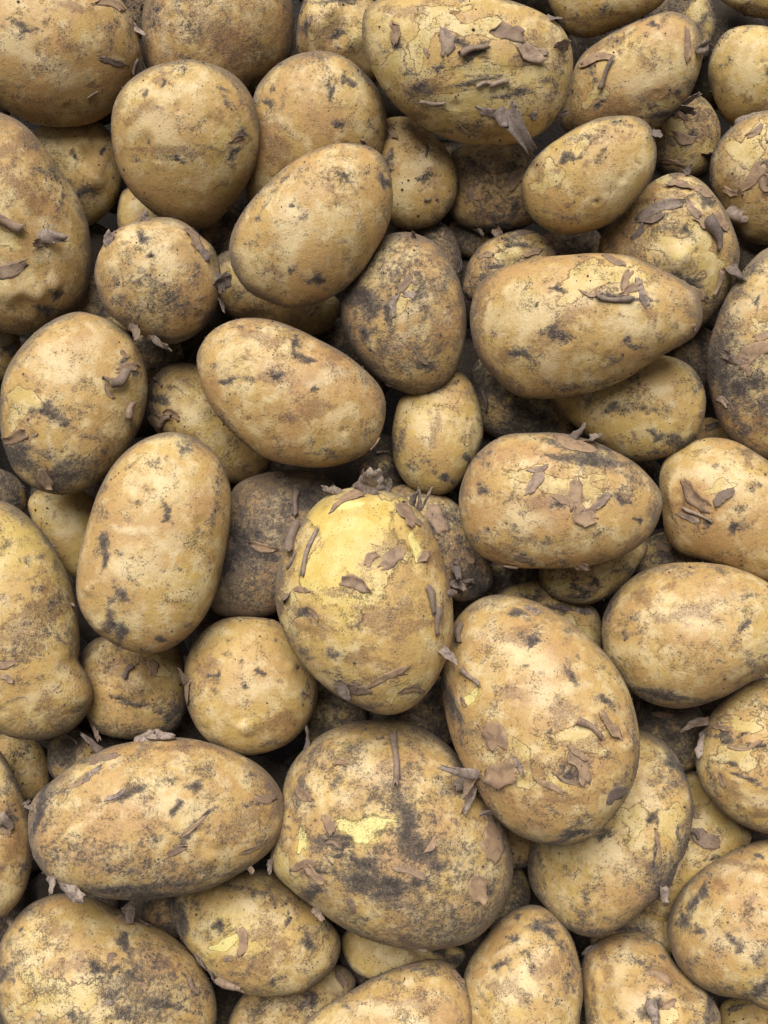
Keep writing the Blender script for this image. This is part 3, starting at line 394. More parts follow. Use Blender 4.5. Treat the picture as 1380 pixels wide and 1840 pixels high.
'D95':(-294.7,0.014,0.231),
'D96':(-291.9,-0.091,-0.009),
'D97':(-271.6,-0.247,0.016),
'D98':(-236.3,-0.206,-0.032),
'D99':(-267.5,-0.068,-0.117),
'D100':(-263.1,0.070,0.097),
'D101':(-232.4,0.059,-0.142),
'D102':(-322.3,0.079,0.144),
'D103':(-271.1,0.073,-0.060),
'D104':(-283.0,0.000,0.000),
'D105':(-282.5,-0.193,0.080),
'D106':(-315.0,0.017,0.009),
'D107':(-306.5,0.149,-0.071),
'D108':(-357.4,0.226,0.068),
'D109':(-330.1,-0.073,-0.166),
'D110':(-266.6,0.200,0.073),
'D111':(-306.1,0.242,0.015),
'D112':(-322.3,0.119,-0.005),
'D113':(-322.8,-0.283,0.165),
'D114':(-309.7,-0.349,0.128),
'D115':(-245.1,-0.106,-0.114),
'D116':(-226.2,0.187,-0.020),
'D117':(-279.3,0.086,-0.198),
'D118':(-261.8,0.263,-0.057),
'D119':(-307.8,0.089,-0.103),
'D120':(-301.2,-0.056,0.008),
'D121':(-261.2,-0.020,-0.020),
'D122':(-305.2,0.043,-0.005),
'D123':(-360.9,-0.122,0.205),
'D124':(-257.5,-0.074,-0.128),
'D125':(-299.4,0.000,0.000),
'D126':(-295.9,0.000,0.000),
'D127':(-266.4,0.152,0.043),
'D128':(-332.4,0.125,0.021),
'D129':(-302.2,0.000,0.000),
}
RING = '''
R0|1534,1985 1496,2000 1455,1992 1418,1969 1386,1938 1366,1896 1369,1851 1397,1822 1435,1811 1474,1814 1514,1832 1545,1866 1560,1910 1556,1952
R1|-317,-152 -309,-189 -282,-220 -242,-241 -196,-247 -154,-237 -122,-215 -102,-185 -101,-149 -129,-116 -173,-99 -218,-96 -260,-102 -297,-120
R2|-26,2113 -75,2129 -128,2120 -178,2098 -225,2060 -254,2004 -248,1948 -216,1910 -172,1890 -120,1890 -68,1915 -26,1958 -1,2013 1,2069
R3|71,-105 34,-103 -5,-118 -39,-158 -54,-212 -49,-263 -29,-302 2,-325 41,-324 79,-301 110,-263 131,-211 129,-157 104,-120
R4|0,2102 -9,2059 1,2015 24,1974 62,1940 109,1924 155,1929 190,1953 207,1992 197,2038 167,2078 130,2107 84,2128 35,2129
R5|176,-59 143,-83 122,-121 118,-172 136,-223 168,-265 210,-288 253,-283 284,-253 300,-211 305,-163 294,-110 261,-66 216,-50
R6|405,2098 376,2130 335,2152 282,2156 230,2133 199,2090 191,2044 198,2002 222,1964 265,1943 319,1946 368,1970 404,2009 417,2055
R7|500,-105 462,-99 420,-111 379,-141 350,-191 347,-243 365,-281 391,-307 426,-321 470,-312 509,-275 532,-225 539,-175 528,-132
R8|602,2134 562,2163 510,2170 454,2159 399,2128 362,2076 360,2021 385,1980 422,1951 470,1936 529,1945 581,1983 612,2035 620,2088
R9|611,2063 592,2028 598,1985 630,1949 670,1930 712,1922 752,1927 783,1951 795,1989 787,2030 761,2067 722,2091 679,2095 642,2084
R10|866,-89 826,-89 787,-99 750,-126 727,-171 728,-219 747,-259 779,-284 820,-289 860,-273 892,-242 916,-200 923,-151 903,-109
R11|838,2123 832,2085 839,2044 864,1999 910,1964 963,1952 1005,1963 1034,1987 1047,2023 1038,2066 1007,2108 962,2141 910,2158 864,2152
R12|993,-75 960,-100 946,-146 947,-196 959,-246 986,-290 1023,-315 1061,-318 1095,-298 1115,-256 1113,-203 1094,-155 1068,-115 1033,-84
R13|1016,2057 1014,2009 1033,1963 1071,1922 1127,1900 1185,1909 1224,1940 1246,1980 1256,2025 1242,2075 1198,2114 1141,2129 1086,2122 1041,2097
R14|1241,-88 1199,-100 1168,-137 1151,-189 1152,-247 1175,-299 1215,-329 1258,-330 1296,-315 1331,-285 1353,-234 1349,-173 1320,-126 1282,-98
R15|1336,-190 1342,-228 1364,-263 1404,-288 1454,-293 1496,-275 1523,-247 1540,-214 1542,-176 1518,-139 1474,-118 1426,-117 1383,-129 1351,-155
R16|1577,66 1546,50 1520,22 1506,-22 1514,-72 1542,-110 1575,-129 1609,-135 1643,-124 1667,-91 1676,-45 1669,3 1646,45 1612,67
R17|-95,196 -134,226 -185,233 -236,220 -281,189 -309,146 -317,98 -306,53 -274,17 -222,6 -169,25 -130,59 -100,100 -84,148
R18|1693,181 1686,228 1649,266 1595,284 1537,281 1486,259 1454,221 1446,176 1456,132 1486,91 1539,68 1599,74 1645,102 1676,138
R19|-293,373 -301,331 -281,290 -249,258 -210,234 -164,223 -121,233 -93,262 -85,302 -97,344 -129,378 -172,398 -216,404 -259,398
R20|1588,547 1540,545 1494,524 1453,483 1433,423 1444,364 1478,325 1518,302 1565,295 1615,314 1652,361 1666,421 1658,479 1631,524
R21|-333,519 -319,480 -293,446 -250,417 -193,406 -139,419 -101,447 -84,485 -93,525 -125,559 -171,582 -226,594 -283,588 -324,559
R22|-307,724 -300,685 -268,654 -221,642 -175,646 -133,659 -96,683 -79,720 -93,759 -128,786 -172,801 -219,803 -262,788 -293,760
R23|1550,925 1515,912 1489,876 1484,821 1502,769 1530,731 1563,704 1601,693 1637,710 1658,751 1662,803 1650,856 1623,899 1587,921
R24|-286,966 -282,936 -262,906 -225,885 -180,880 -137,888 -106,910 -94,940 -104,971 -127,998 -161,1020 -207,1031 -251,1021 -278,996
R25|1555,1139 1515,1137 1481,1103 1463,1050 1461,994 1475,944 1504,909 1540,897 1577,904 1613,931 1636,981 1635,1040 1616,1087 1588,1119
R26|-335,1216 -339,1170 -319,1123 -279,1082 -227,1055 -172,1047 -122,1056 -84,1082 -73,1127 -99,1176 -144,1213 -194,1239 -249,1254 -303,1248
R27|1442,1299 1428,1256 1440,1206 1473,1161 1518,1126 1573,1102 1628,1104 1663,1136 1669,1183 1656,1231 1630,1277 1586,1318 1529,1337 1478,1328
R28|-138,1439 -177,1432 -210,1404 -236,1368 -256,1323 -259,1272 -240,1232 -208,1215 -171,1218 -136,1239 -109,1278 -94,1325 -93,1373 -107,1416
R29|1509,1519 1492,1482 1489,1440 1499,1397 1525,1356 1566,1330 1610,1325 1647,1340 1671,1373 1673,1417 1657,1460 1630,1498 1592,1528 1547,1539
R30|-105,1641 -148,1652 -193,1640 -232,1613 -260,1574 -271,1528 -263,1484 -239,1449 -199,1431 -153,1440 -115,1473 -91,1513 -77,1557 -79,1604
R31|1448,1655 1461,1615 1490,1580 1530,1551 1584,1533 1640,1537 1681,1561 1700,1596 1696,1635 1666,1672 1620,1697 1568,1712 1511,1713 1465,1693
R32|-146,1880 -185,1877 -223,1858 -259,1828 -288,1784 -297,1732 -283,1690 -254,1667 -217,1662 -178,1678 -143,1713 -119,1758 -108,1808 -116,1855
R33|-443,-256 -459,-298 -450,-347 -420,-395 -374,-433 -317,-451 -266,-438 -236,-404 -224,-361 -226,-314 -251,-263 -301,-226 -359,-216 -407,-228
R34|-353,2176 -335,2137 -303,2107 -261,2088 -213,2086 -168,2102 -136,2134 -123,2175 -134,2216 -169,2246 -214,2259 -260,2260 -307,2249 -344,2219
R35|-127,-221 -165,-230 -197,-262 -207,-311 -194,-359 -168,-396 -135,-422 -96,-431 -58,-415 -31,-381 -19,-334 -26,-285 -53,-246 -89,-226
R36|-144,2212 -143,2181 -123,2150 -88,2124 -43,2110 1,2116 29,2137 42,2164 45,2194 30,2227 -6,2253 -53,2262 -94,2255 -126,2238
R37|62,2251 58,2208 71,2164 97,2121 141,2085 193,2069 241,2075 275,2100 287,2140 272,2187 238,2227 196,2260 145,2282 93,2281
R38|249,-209 213,-232 185,-269 169,-322 178,-382 211,-428 254,-448 295,-450 335,-436 366,-399 375,-343 363,-285 333,-238 293,-210
R39|617,-243 594,-282 599,-335 624,-387 664,-431 714,-457 761,-461 802,-447 830,-413 832,-361 803,-307 758,-268 710,-243 661,-231
R40|827,2271 789,2274 748,2259 712,2217 698,2162 706,2112 726,2074 754,2047 793,2040 834,2063 865,2107 882,2160 880,2212 860,2252
R41|1515,2183 1506,2213 1479,2237 1434,2248 1386,2241 1346,2221 1320,2193 1316,2161 1332,2133 1360,2110 1402,2097 1451,2099 1491,2121 1511,2152
R42|1542,-214 1495,-231 1460,-270 1435,-317 1422,-374 1434,-434 1472,-474 1520,-484 1565,-471 1605,-440 1631,-391 1636,-332 1622,-276 1589,-232
R43|1587,2289 1544,2271 1514,2232 1497,2181 1493,2123 1513,2066 1554,2032 1600,2032 1640,2051 1674,2084 1696,2134 1695,2194 1671,2246 1632,2279
R44|1569,-147 1580,-188 1608,-222 1644,-248 1691,-266 1743,-262 1780,-236 1796,-198 1792,-159 1768,-123 1728,-97 1680,-86 1631,-89 1588,-110
R45|-231,12 -247,45 -287,65 -341,61 -389,38 -424,8 -450,-27 -456,-66 -434,-98 -390,-112 -339,-110 -289,-92 -251,-61 -232,-25
R46|1790,400 1744,409 1693,392 1648,352 1621,296 1619,240 1632,193 1659,155 1703,137 1756,155 1798,202 1821,257 1830,312 1821,364
R47|-332,492 -373,488 -409,461 -433,417 -441,365 -430,314 -398,279 -357,271 -318,280 -281,302 -251,342 -243,397 -261,445 -294,476
R48|1665,797 1636,775 1620,738 1616,696 1625,653 1648,617 1679,594 1714,588 1745,603 1763,641 1762,685 1750,726 1731,764 1701,793
R49|1748,1204 1695,1193 1652,1157 1625,1104 1621,1044 1641,991 1675,950 1720,925 1775,927 1819,965 1840,1023 1840,1081 1828,1135 1797,1183
R50|1695,1416 1666,1391 1648,1353 1646,1305 1661,1256 1690,1216 1727,1190 1767,1188 1796,1216 1808,1259 1809,1305 1799,1354 1772,1399 1732,1422
R51|-420,1519 -445,1479 -447,1428 -423,1378 -381,1344 -334,1327 -285,1323 -239,1338 -213,1380 -218,1434 -245,1480 -282,1517 -329,1541 -379,1542
R52|-442,1655 -457,1617 -448,1571 -411,1531 -360,1508 -308,1502 -264,1516 -236,1547 -230,1588 -240,1631 -271,1674 -321,1702 -374,1703 -414,1684
R53|1613,1960 1600,1922 1607,1877 1635,1834 1677,1803 1723,1790 1766,1790 1804,1806 1824,1842 1812,1890 1779,1930 1739,1960 1694,1980 1648,1982
'''
DEEP = '''
D0|-341,-228 -338,-274 -309,-318 -263,-347 -210,-347 -164,-319 -140,-277 -143,-231 -171,-187 -217,-158 -271,-159 -316,-187
D1|-44,-186 -86,-195 -125,-229 -145,-279 -138,-333 -108,-375 -70,-394 -28,-385 11,-351 31,-301 24,-247 -6,-205
D2|24,-225 26,-273 56,-322 109,-354 171,-358 224,-337 253,-301 252,-253 222,-204 169,-172 107,-168 53,-189
D3|265,-184 252,-229 266,-276 301,-319 349,-342 400,-335 439,-302 453,-257 438,-210 403,-167 355,-144 304,-151
D4|457,-234 451,-278 473,-318 515,-348 564,-362 609,-353 640,-320 646,-276 624,-236 582,-207 533,-193 488,-201
D5|637,-191 624,-238 637,-293 675,-339 732,-359 788,-350 827,-321 840,-274 827,-219 789,-173 733,-154 676,-162
D6|968,-125 916,-112 857,-128 812,-173 795,-236 804,-295 835,-335 887,-349 947,-332 992,-287 1009,-224 1000,-165
D7|1035,-153 999,-196 995,-253 1022,-308 1065,-352 1118,-371 1170,-356 1206,-312 1210,-256 1184,-200 1140,-156 1088,-138
D8|1188,-249 1203,-294 1248,-328 1310,-347 1374,-343 1422,-310 1442,-262 1427,-217 1382,-183 1320,-163 1256,-168 1208,-201
D9|1342,-277 1355,-334 1400,-383 1463,-404 1529,-388 1580,-347 1600,-295 1587,-238 1542,-189 1479,-168 1413,-184 1362,-225
D10|-201,34 -235,14 -256,-28 -261,-81 -244,-131 -208,-163 -166,-170 -132,-150 -111,-108 -106,-54 -123,-5 -159,27
D11|-13,-19 -39,-55 -43,-105 -19,-150 24,-181 70,-192 110,-179 136,-142 139,-93 115,-48 72,-17 26,-6
D12|332,-79 309,-37 263,-11 205,-4 153,-23 120,-67 115,-120 138,-162 183,-187 241,-194 293,-176 326,-132
D13|342,-93 354,-133 391,-167 443,-183 496,-173 537,-143 553,-105 541,-65 505,-31 453,-15 399,-25 359,-55
D14|533,-1 520,-37 534,-77 567,-113 608,-137 651,-140 684,-118 696,-82 683,-42 650,-6 608,18 566,21
D15|829,68 774,49 739,2 733,-61 749,-123 785,-167 840,-182 896,-163 930,-115 936,-52 920,9 884,54
D16|1125,-36 1100,15 1051,42 991,39 935,16 898,-24 891,-77 916,-127 965,-154 1025,-152 1081,-129 1118,-89
D17|1308,-44 1293,-3 1257,23 1208,27 1160,15 1126,-12 1114,-52 1129,-93 1165,-119 1214,-123 1262,-111 1297,-84
D18|1351,9 1317,-13 1296,-56 1294,-107 1317,-151 1359,-177 1402,-179 1436,-156 1457,-113 1459,-62 1435,-18 1394,8
D19|1528,8 1495,-25 1481,-76 1491,-130 1528,-171 1580,-187 1626,-179 1658,-146 1673,-95 1663,-40 1625,0 1574,17
D20|-375,204 -394,159 -386,99 -351,43 -295,10 -234,8 -189,32 -170,78 -178,137 -213,193 -268,226 -330,228
D21|-18,242 -62,243 -99,216 -123,170 -131,119 -120,75 -88,49 -44,48 -7,74 17,120 25,171 14,215
D22|29,170 32,117 66,75 121,53 182,50 231,69 259,112 256,165 222,208 166,230 106,233 57,214
D23|413,182 387,212 343,224 291,217 245,194 221,154 223,110 249,80 293,69 345,75 390,99 415,139
D24|468,260 431,231 411,176 414,112 445,58 496,28 547,27 584,57 604,111 601,175 570,230 519,260
D25|838,180 803,215 747,227 683,216 630,182 604,128 610,75 644,40 700,29 765,39 818,73 844,127
D26|815,170 793,127 797,79 829,40 874,16 920,13 959,35 982,78 977,126 946,165 901,189 854,192
D27|1198,103 1180,140 1142,161 1093,161 1046,146 1013,118 1005,80 1022,42 1061,22 1110,21 1157,37 1189,65
D28|1193,165 1176,121 1186,69 1218,22 1266,-6 1321,-3 1364,27 1381,71 1371,122 1339,170 1290,198 1236,195
D29|1485,182 1454,155 1437,110 1442,61 1473,22 1517,2 1559,6 1590,33 1607,78 1602,127 1571,166 1527,186
D30|-214,396 -232,356 -229,306 -202,264 -155,244 -106,246 -69,268 -50,309 -53,359 -81,400 -128,421 -177,418
D31|156,399 118,430 60,438 -4,422 -52,379 -72,321 -61,270 -23,239 36,231 100,248 148,290 167,348
D32|147,319 156,280 189,245 237,224 288,230 328,258 346,295 337,334 305,369 256,390 205,385 165,357
D33|486,399 434,422 377,410 328,368 294,312 288,255 317,207 369,184 426,196 475,238 508,294 514,351
D34|571,380 542,349 531,303 540,252 571,212 618,196 663,206 693,236 704,283 695,334 664,373 616,389
D35|904,364 879,399 834,413 781,409 733,387 706,347 706,301 732,266 776,252 829,257 877,279 904,318
D36|925,355 932,312 963,280 1010,267 1060,271 1099,290 1118,325 1111,367 1080,399 1032,413 982,409 943,390
D37|1077,378 1059,326 1076,272 1119,226 1174,198 1231,201 1276,237 1294,290 1277,343 1234,389 1179,417 1122,414
D38|1375,460 1330,445 1294,401 1275,341 1284,281 1321,236 1370,219 1416,234 1451,278 1470,338 1461,398 1424,443
D39|1564,434 1524,414 1500,373 1493,321 1508,272 1546,241 1595,235 1636,255 1660,296 1666,348 1652,396 1613,428
D40|-178,494 -195,536 -236,565 -292,570 -347,554 -387,524 -400,485 -384,443 -342,414 -286,409 -231,425 -191,455
D41|21,542 0,587 -47,615 -108,625 -164,609 -202,566 -210,512 -189,467 -142,439 -82,429 -25,445 13,489
D42|209,578 165,589 122,572 89,532 72,483 74,438 101,405 145,394 189,410 221,450 239,500 236,545
D43|229,615 199,568 196,506 225,451 279,419 339,413 388,434 417,481 420,543 392,598 337,630 277,636
D44|368,516 372,464 409,419 466,387 529,380 584,405 613,455 609,507 573,552 515,584 452,591 398,566
D45|772,589 725,590 677,565 642,519 635,464 658,413 698,383 745,382 793,407 828,452 835,508 812,559
D46|994,534 979,574 940,600 889,603 839,588 803,561 791,524 807,484 845,458 896,455 947,469 982,496
D47|1113,652 1063,636 1030,589 1014,524 1022,459 1057,411 1111,393 1161,410 1194,457 1209,522 1202,587 1167,635
D48|1356,611 1300,610 1255,578 1225,523 1217,463 1238,410 1287,379 1342,379 1388,412 1417,466 1426,527 1404,580
D49|1436,612 1407,571 1409,519 1437,467 1480,426 1529,409 1575,424 1604,464 1602,517 1574,569 1531,610 1482,627
D50|-80,780 -129,790 -183,772 -223,729 -237,670 -227,615 -197,579 -148,569 -94,587 -54,631 -40,690 -50,744
D51|85,797 41,801 1,778 -28,736 -41,688 -27,643 10,614 54,610 94,633 123,674 136,722 122,767
D52|326,743 290,775 233,787 171,773 125,731 105,676 112,627 148,595 205,583 267,598 313,640 333,695
D53|373,778 334,743 315,687 329,628 371,582 423,558 471,562 511,598 529,654 515,713 474,759 422,783
D54|526,722 513,676 530,630 569,592 619,570 668,572 706,603 720,650 703,696 663,733 613,756 564,753
D55|844,825 794,814 757,776 746,722 757,666 784,623 827,605 877,616 913,654 925,709 914,765 887,807
D56|1055,777 1009,775 966,745 934,697 928,641 953,592 995,564 1041,567 1085,597 1117,645 1122,701 1098,750
D57|1157,774 1112,750 1082,703 1082,645 1110,592 1152,558 1198,551 1243,575 1273,622 1273,680 1245,732 1204,767
D58|1251,752 1249,694 1280,644 1334,608 1397,595 1454,618 1489,668 1492,726 1460,776 1406,812 1343,825 1287,803
D59|1516,766 1494,719 1500,665 1536,623 1588,600 1640,597 1681,622 1703,670 1696,723 1660,765 1608,789 1557,791
D60|-178,989 -227,1010 -288,1003 -347,969 -381,913 -381,849 -352,799 -303,777 -241,785 -183,819 -148,874 -148,939
D61|-61,979 -112,972 -151,934 -175,877 -178,815 -154,765 -107,740 -57,746 -17,784 6,842 10,903 -14,953
D62|135,1003 89,988 58,948 53,896 68,843 97,805 140,792 186,807 217,847 222,900 208,952 178,990
D63|363,988 317,985 275,954 243,904 235,848 258,798 300,770 346,773 388,804 420,854 428,910 405,960
D64|446,964 430,931 434,886 457,842 497,814 543,810 579,827 595,860 591,905 568,949 529,977 482,981
D65|816,934 780,967 726,972 667,953 616,917 590,869 597,819 633,786 687,781 746,800 797,836 823,884
D66|973,983 926,987 874,962 834,914 823,853 838,798 872,765 919,761 971,785 1010,833 1022,894 1006,949
D67|1203,890 1184,929 1144,951 1095,951 1048,933 1016,903 1008,861 1027,822 1067,800 1116,800 1164,818 1195,848
D68|1411,981 1368,1011 1314,1010 1260,981 1218,935 1202,884 1218,835 1261,805 1316,806 1369,836 1411,881 1428,933
D69|1626,916 1596,951 1545,968 1486,964 1437,935 1411,885 1414,835 1443,800 1494,783 1554,787 1603,817 1629,866
D70|-155,1182 -212,1166 -251,1119 -260,1055 -245,991 -211,943 -158,925 -101,942 -63,988 -54,1053 -69,1117 -103,1165
D71|26,1209 -21,1197 -53,1159 -70,1103 -67,1046 -40,1002 7,983 54,994 87,1033 104,1088 101,1145 73,1189
D72|325,1137 284,1172 226,1183 168,1163 127,1115 110,1059 121,1010 162,976 220,964 278,985 319,1032 336,1088
D73|402,1223 358,1197 328,1144 320,1077 343,1015 392,976 446,968 490,993 520,1046 528,1113 504,1175 456,1214
D74|508,1077 521,1031 558,997 609,989 660,1004 698,1034 712,1075 699,1121 662,1155 611,1164 559,1149 522,1119
D75|918,1115 892,1156 845,1175 789,1170 736,1147 704,1109 701,1060 726,1019 774,1000 830,1005 883,1028 915,1066
D76|900,1095 907,1044 942,1007 995,990 1050,992 1094,1017 1115,1064 1108,1115 1073,1152 1020,1169 965,1167 921,1142
D77|1064,1064 1075,1015 1115,976 1172,952 1232,955 1279,990 1300,1042 1289,1091 1249,1130 1192,1154 1132,1151 1085,1116
D78|1346,1128 1324,1087 1330,1037 1360,988 1403,951 1453,939 1497,958 1520,999 1514,1049 1484,1098 1440,1135 1391,1147
D79|1685,1206 1636,1216 1585,1193 1540,1146 1512,1088 1516,1031 1549,990 1599,979 1649,1002 1694,1049 1722,1107 1719,1164
D80|-355,1367 -378,1315 -368,1256 -332,1199 -278,1161 -215,1160 -162,1192 -139,1243 -149,1303 -185,1360 -239,1397 -302,1398
D81|29,1364 -29,1379 -85,1357 -126,1307 -148,1245 -141,1186 -102,1143 -44,1128 12,1150 53,1201 74,1263 68,1321
D82|30,1295 34,1251 66,1210 117,1180 174,1173 223,1194 250,1234 246,1279 214,1319 163,1349 106,1357 57,1335
D83|384,1367 343,1370 301,1349 272,1306 265,1254 276,1209 302,1183 343,1179 386,1201 414,1243 422,1295 411,1340
D84|590,1281 561,1314 513,1332 459,1326 416,1294 394,1247 397,1203 426,1170 474,1152 528,1158 571,1190 593,1237
D85|734,1386 688,1377 647,1343 622,1292 628,1237 662,1194 708,1173 754,1182 795,1216 819,1267 814,1322 780,1365
D86|895,1376 855,1360 829,1322 826,1274 842,1226 871,1193 910,1183 950,1199 976,1237 979,1285 963,1332 934,1366
D87|1052,1339 1036,1298 1043,1246 1074,1200 1124,1177 1177,1180 1216,1204 1232,1245 1224,1297 1193,1343 1144,1366 1091,1363
D88|1373,1362 1323,1369 1274,1344 1233,1297 1213,1240 1225,1184 1264,1146 1313,1139 1362,1164 1403,1211 1424,1269 1412,1324
D89|1482,1386 1435,1359 1405,1304 1398,1236 1425,1176 1478,1138 1536,1133 1582,1161 1613,1216 1619,1283 1592,1344 1539,1381
D90|-260,1524 -288,1482 -288,1432 -259,1388 -215,1358 -168,1349 -125,1368 -97,1410 -97,1460 -126,1504 -170,1534 -217,1543
D91|106,1529 68,1563 14,1566 -43,1544 -90,1505 -112,1456 -102,1406 -63,1372 -9,1369 48,1391 95,1430 117,1479
D92|298,1466 267,1501 217,1518 161,1512 119,1478 100,1427 108,1378 139,1343 190,1326 245,1332 287,1366 306,1417
D93|341,1502 336,1453 362,1409 408,1375 463,1360 513,1375 546,1416 550,1465 525,1509 478,1542 424,1557 374,1542
D94|501,1469 495,1409 523,1357 577,1325 640,1314 696,1329 733,1372 739,1432 711,1484 657,1516 594,1528 538,1513
D95|896,1490 865,1515 821,1518 774,1497 736,1463 716,1424 723,1386 755,1360 799,1358 845,1379 883,1413 903,1452
D96|1125,1426 1111,1471 1075,1499 1026,1505 978,1493 944,1464 932,1420 946,1375 983,1348 1031,1342 1079,1354 1114,1382
D97|1172,1569 1131,1540 1106,1484 1109,1419 1142,1361 1191,1326 1239,1321 1280,1350 1306,1406 1303,1471 1269,1529 1220,1564
D98|1467,1491 1439,1527 1393,1540 1343,1528 1299,1498 1273,1459 1274,1417 1302,1382 1348,1368 1399,1381 1443,1411 1468,1450
D99|1478,1507 1467,1457 1485,1401 1527,1354 1584,1335 1643,1350 1684,1389 1695,1440 1677,1495 1635,1542 1578,1561 1519,1546
D100|-345,1727 -363,1690 -359,1641 -335,1596 -291,1571 -242,1571 -203,1591 -185,1629 -189,1678 -213,1723 -257,1748 -306,1748
D101|-27,1733 -70,1722 -108,1684 -128,1629 -119,1572 -87,1528 -46,1509 -3,1521 35,1559 55,1613 46,1670 15,1715
D102|79,1705 49,1673 36,1624 48,1573 85,1535 133,1518 176,1526 205,1558 218,1607 206,1658 169,1696 121,1712
D103|366,1743 318,1741 270,1709 240,1655 239,1592 260,1539 296,1511 344,1514 392,1546 421,1600 422,1663 402,1716
D104|429,1675 427,1635 452,1600 496,1576 545,1566 587,1574 613,1603 614,1643 589,1679 545,1703 496,1713 454,1705
D105|654,1773 619,1742 609,1692 621,1635 649,1585 693,1558 742,1561 777,1592 787,1642 775,1699 746,1749 703,1777
D106|922,1754 869,1750 823,1714 790,1656 781,1591 805,1535 854,1504 907,1508 953,1545 986,1603 995,1667 970,1723
D107|1030,1693 1026,1651 1049,1606 1091,1569 1144,1555 1194,1569 1225,1603 1229,1646 1206,1691 1164,1728 1111,1742 1061,1727
D108|1310,1779 1259,1777 1218,1746 1190,1694 1182,1637 1203,1587 1248,1559 1298,1561 1339,1593 1367,1644 1375,1701 1354,1751
D109|1476,1755 1438,1734 1418,1694 1421,1646 1441,1600 1473,1571 1514,1566 1552,1586 1572,1626 1569,1675 1549,1720 1517,1750
D110|-119,1939 -169,1941 -219,1912 -258,1862 -269,1802 -247,1746 -205,1712 -155,1711 -105,1739 -66,1789 -55,1850 -77,1906
D111|97,1912 46,1932 -16,1922 -66,1882 -91,1821 -89,1760 -62,1717 -11,1697 51,1707 101,1747 126,1808 124,1869
D112|274,1892 230,1911 177,1906 135,1874 113,1823 114,1772 137,1733 180,1714 233,1720 276,1752 297,1803 296,1854
D113|470,1960 411,1968 358,1941 319,1888 301,1825 314,1766 360,1726 419,1717 472,1745 511,1798 529,1860 516,1919
D114|713,1823 691,1862 643,1891 583,1897 526,1875 488,1834 479,1790 500,1751 548,1723 608,1716 665,1738 703,1779
D115|879,1892 829,1910 773,1900 733,1861 716,1806 722,1752 751,1713 802,1695 857,1705 898,1744 915,1800 909,1853
D116|1123,1872 1087,1904 1033,1916 977,1899 935,1857 915,1806 922,1762 957,1729 1011,1717 1067,1734 1109,1777 1129,1827
D117|1301,1868 1266,1903 1213,1914 1156,1895 1108,1856 1081,1810 1085,1765 1119,1730 1173,1720 1230,1739 1278,1778 1304,1824
D118|1342,1887 1329,1846 1343,1803 1379,1771 1424,1752 1468,1753 1501,1778 1514,1819 1500,1861 1464,1894 1418,1913 1375,1912
D119|1546,1946 1496,1911 1473,1854 1485,1790 1522,1733 1571,1700 1627,1700 1677,1735 1700,1792 1688,1857 1651,1913 1602,1946
D120|-333,2112 -360,2075 -360,2023 -340,1969 -301,1927 -250,1913 -202,1929 -175,1966 -174,2017 -195,2072 -234,2114 -285,2128
D121|-11,2131 -51,2147 -103,2136 -154,2104 -185,2054 -188,2000 -166,1959 -125,1944 -74,1954 -23,1987 9,2036 11,2091
D122|8,2094 -2,2045 15,1994 56,1959 111,1951 162,1964 194,1996 204,2045 187,2096 146,2131 91,2139 40,2126
D123|360,2119 304,2116 261,2081 237,2026 233,1966 255,1915 303,1887 358,1890 401,1924 426,1980 430,2040 408,2090
D124|602,2097 546,2108 495,2086 460,2037 444,1979 454,1925 492,1887 548,1876 599,1898 634,1946 650,2005 640,2059
D125|732,2150 686,2138 655,2101 645,2049 653,1995 678,1955 720,1939 765,1950 796,1987 806,2040 799,2093 774,2133
D126|1004,2061 972,2087 929,2089 884,2069 847,2037 831,1997 840,1957 872,1931 915,1929 960,1949 997,1981 1014,2021
D127|1136,2114 1091,2110 1049,2079 1021,2031 1020,1976 1048,1930 1090,1906 1135,1911 1177,1942 1205,1990 1206,2045 1178,2091
D128|1273,2158 1223,2143 1183,2099 1162,2038 1175,1978 1218,1934 1272,1917 1322,1933 1363,1977 1383,2037 1370,2097 1327,2142
D129|1550,2063 1514,2080 1472,2072 1434,2042 1406,2003 1398,1962 1415,1926 1451,1909 1493,1917 1531,1947 1559,1986 1567,2027
'''
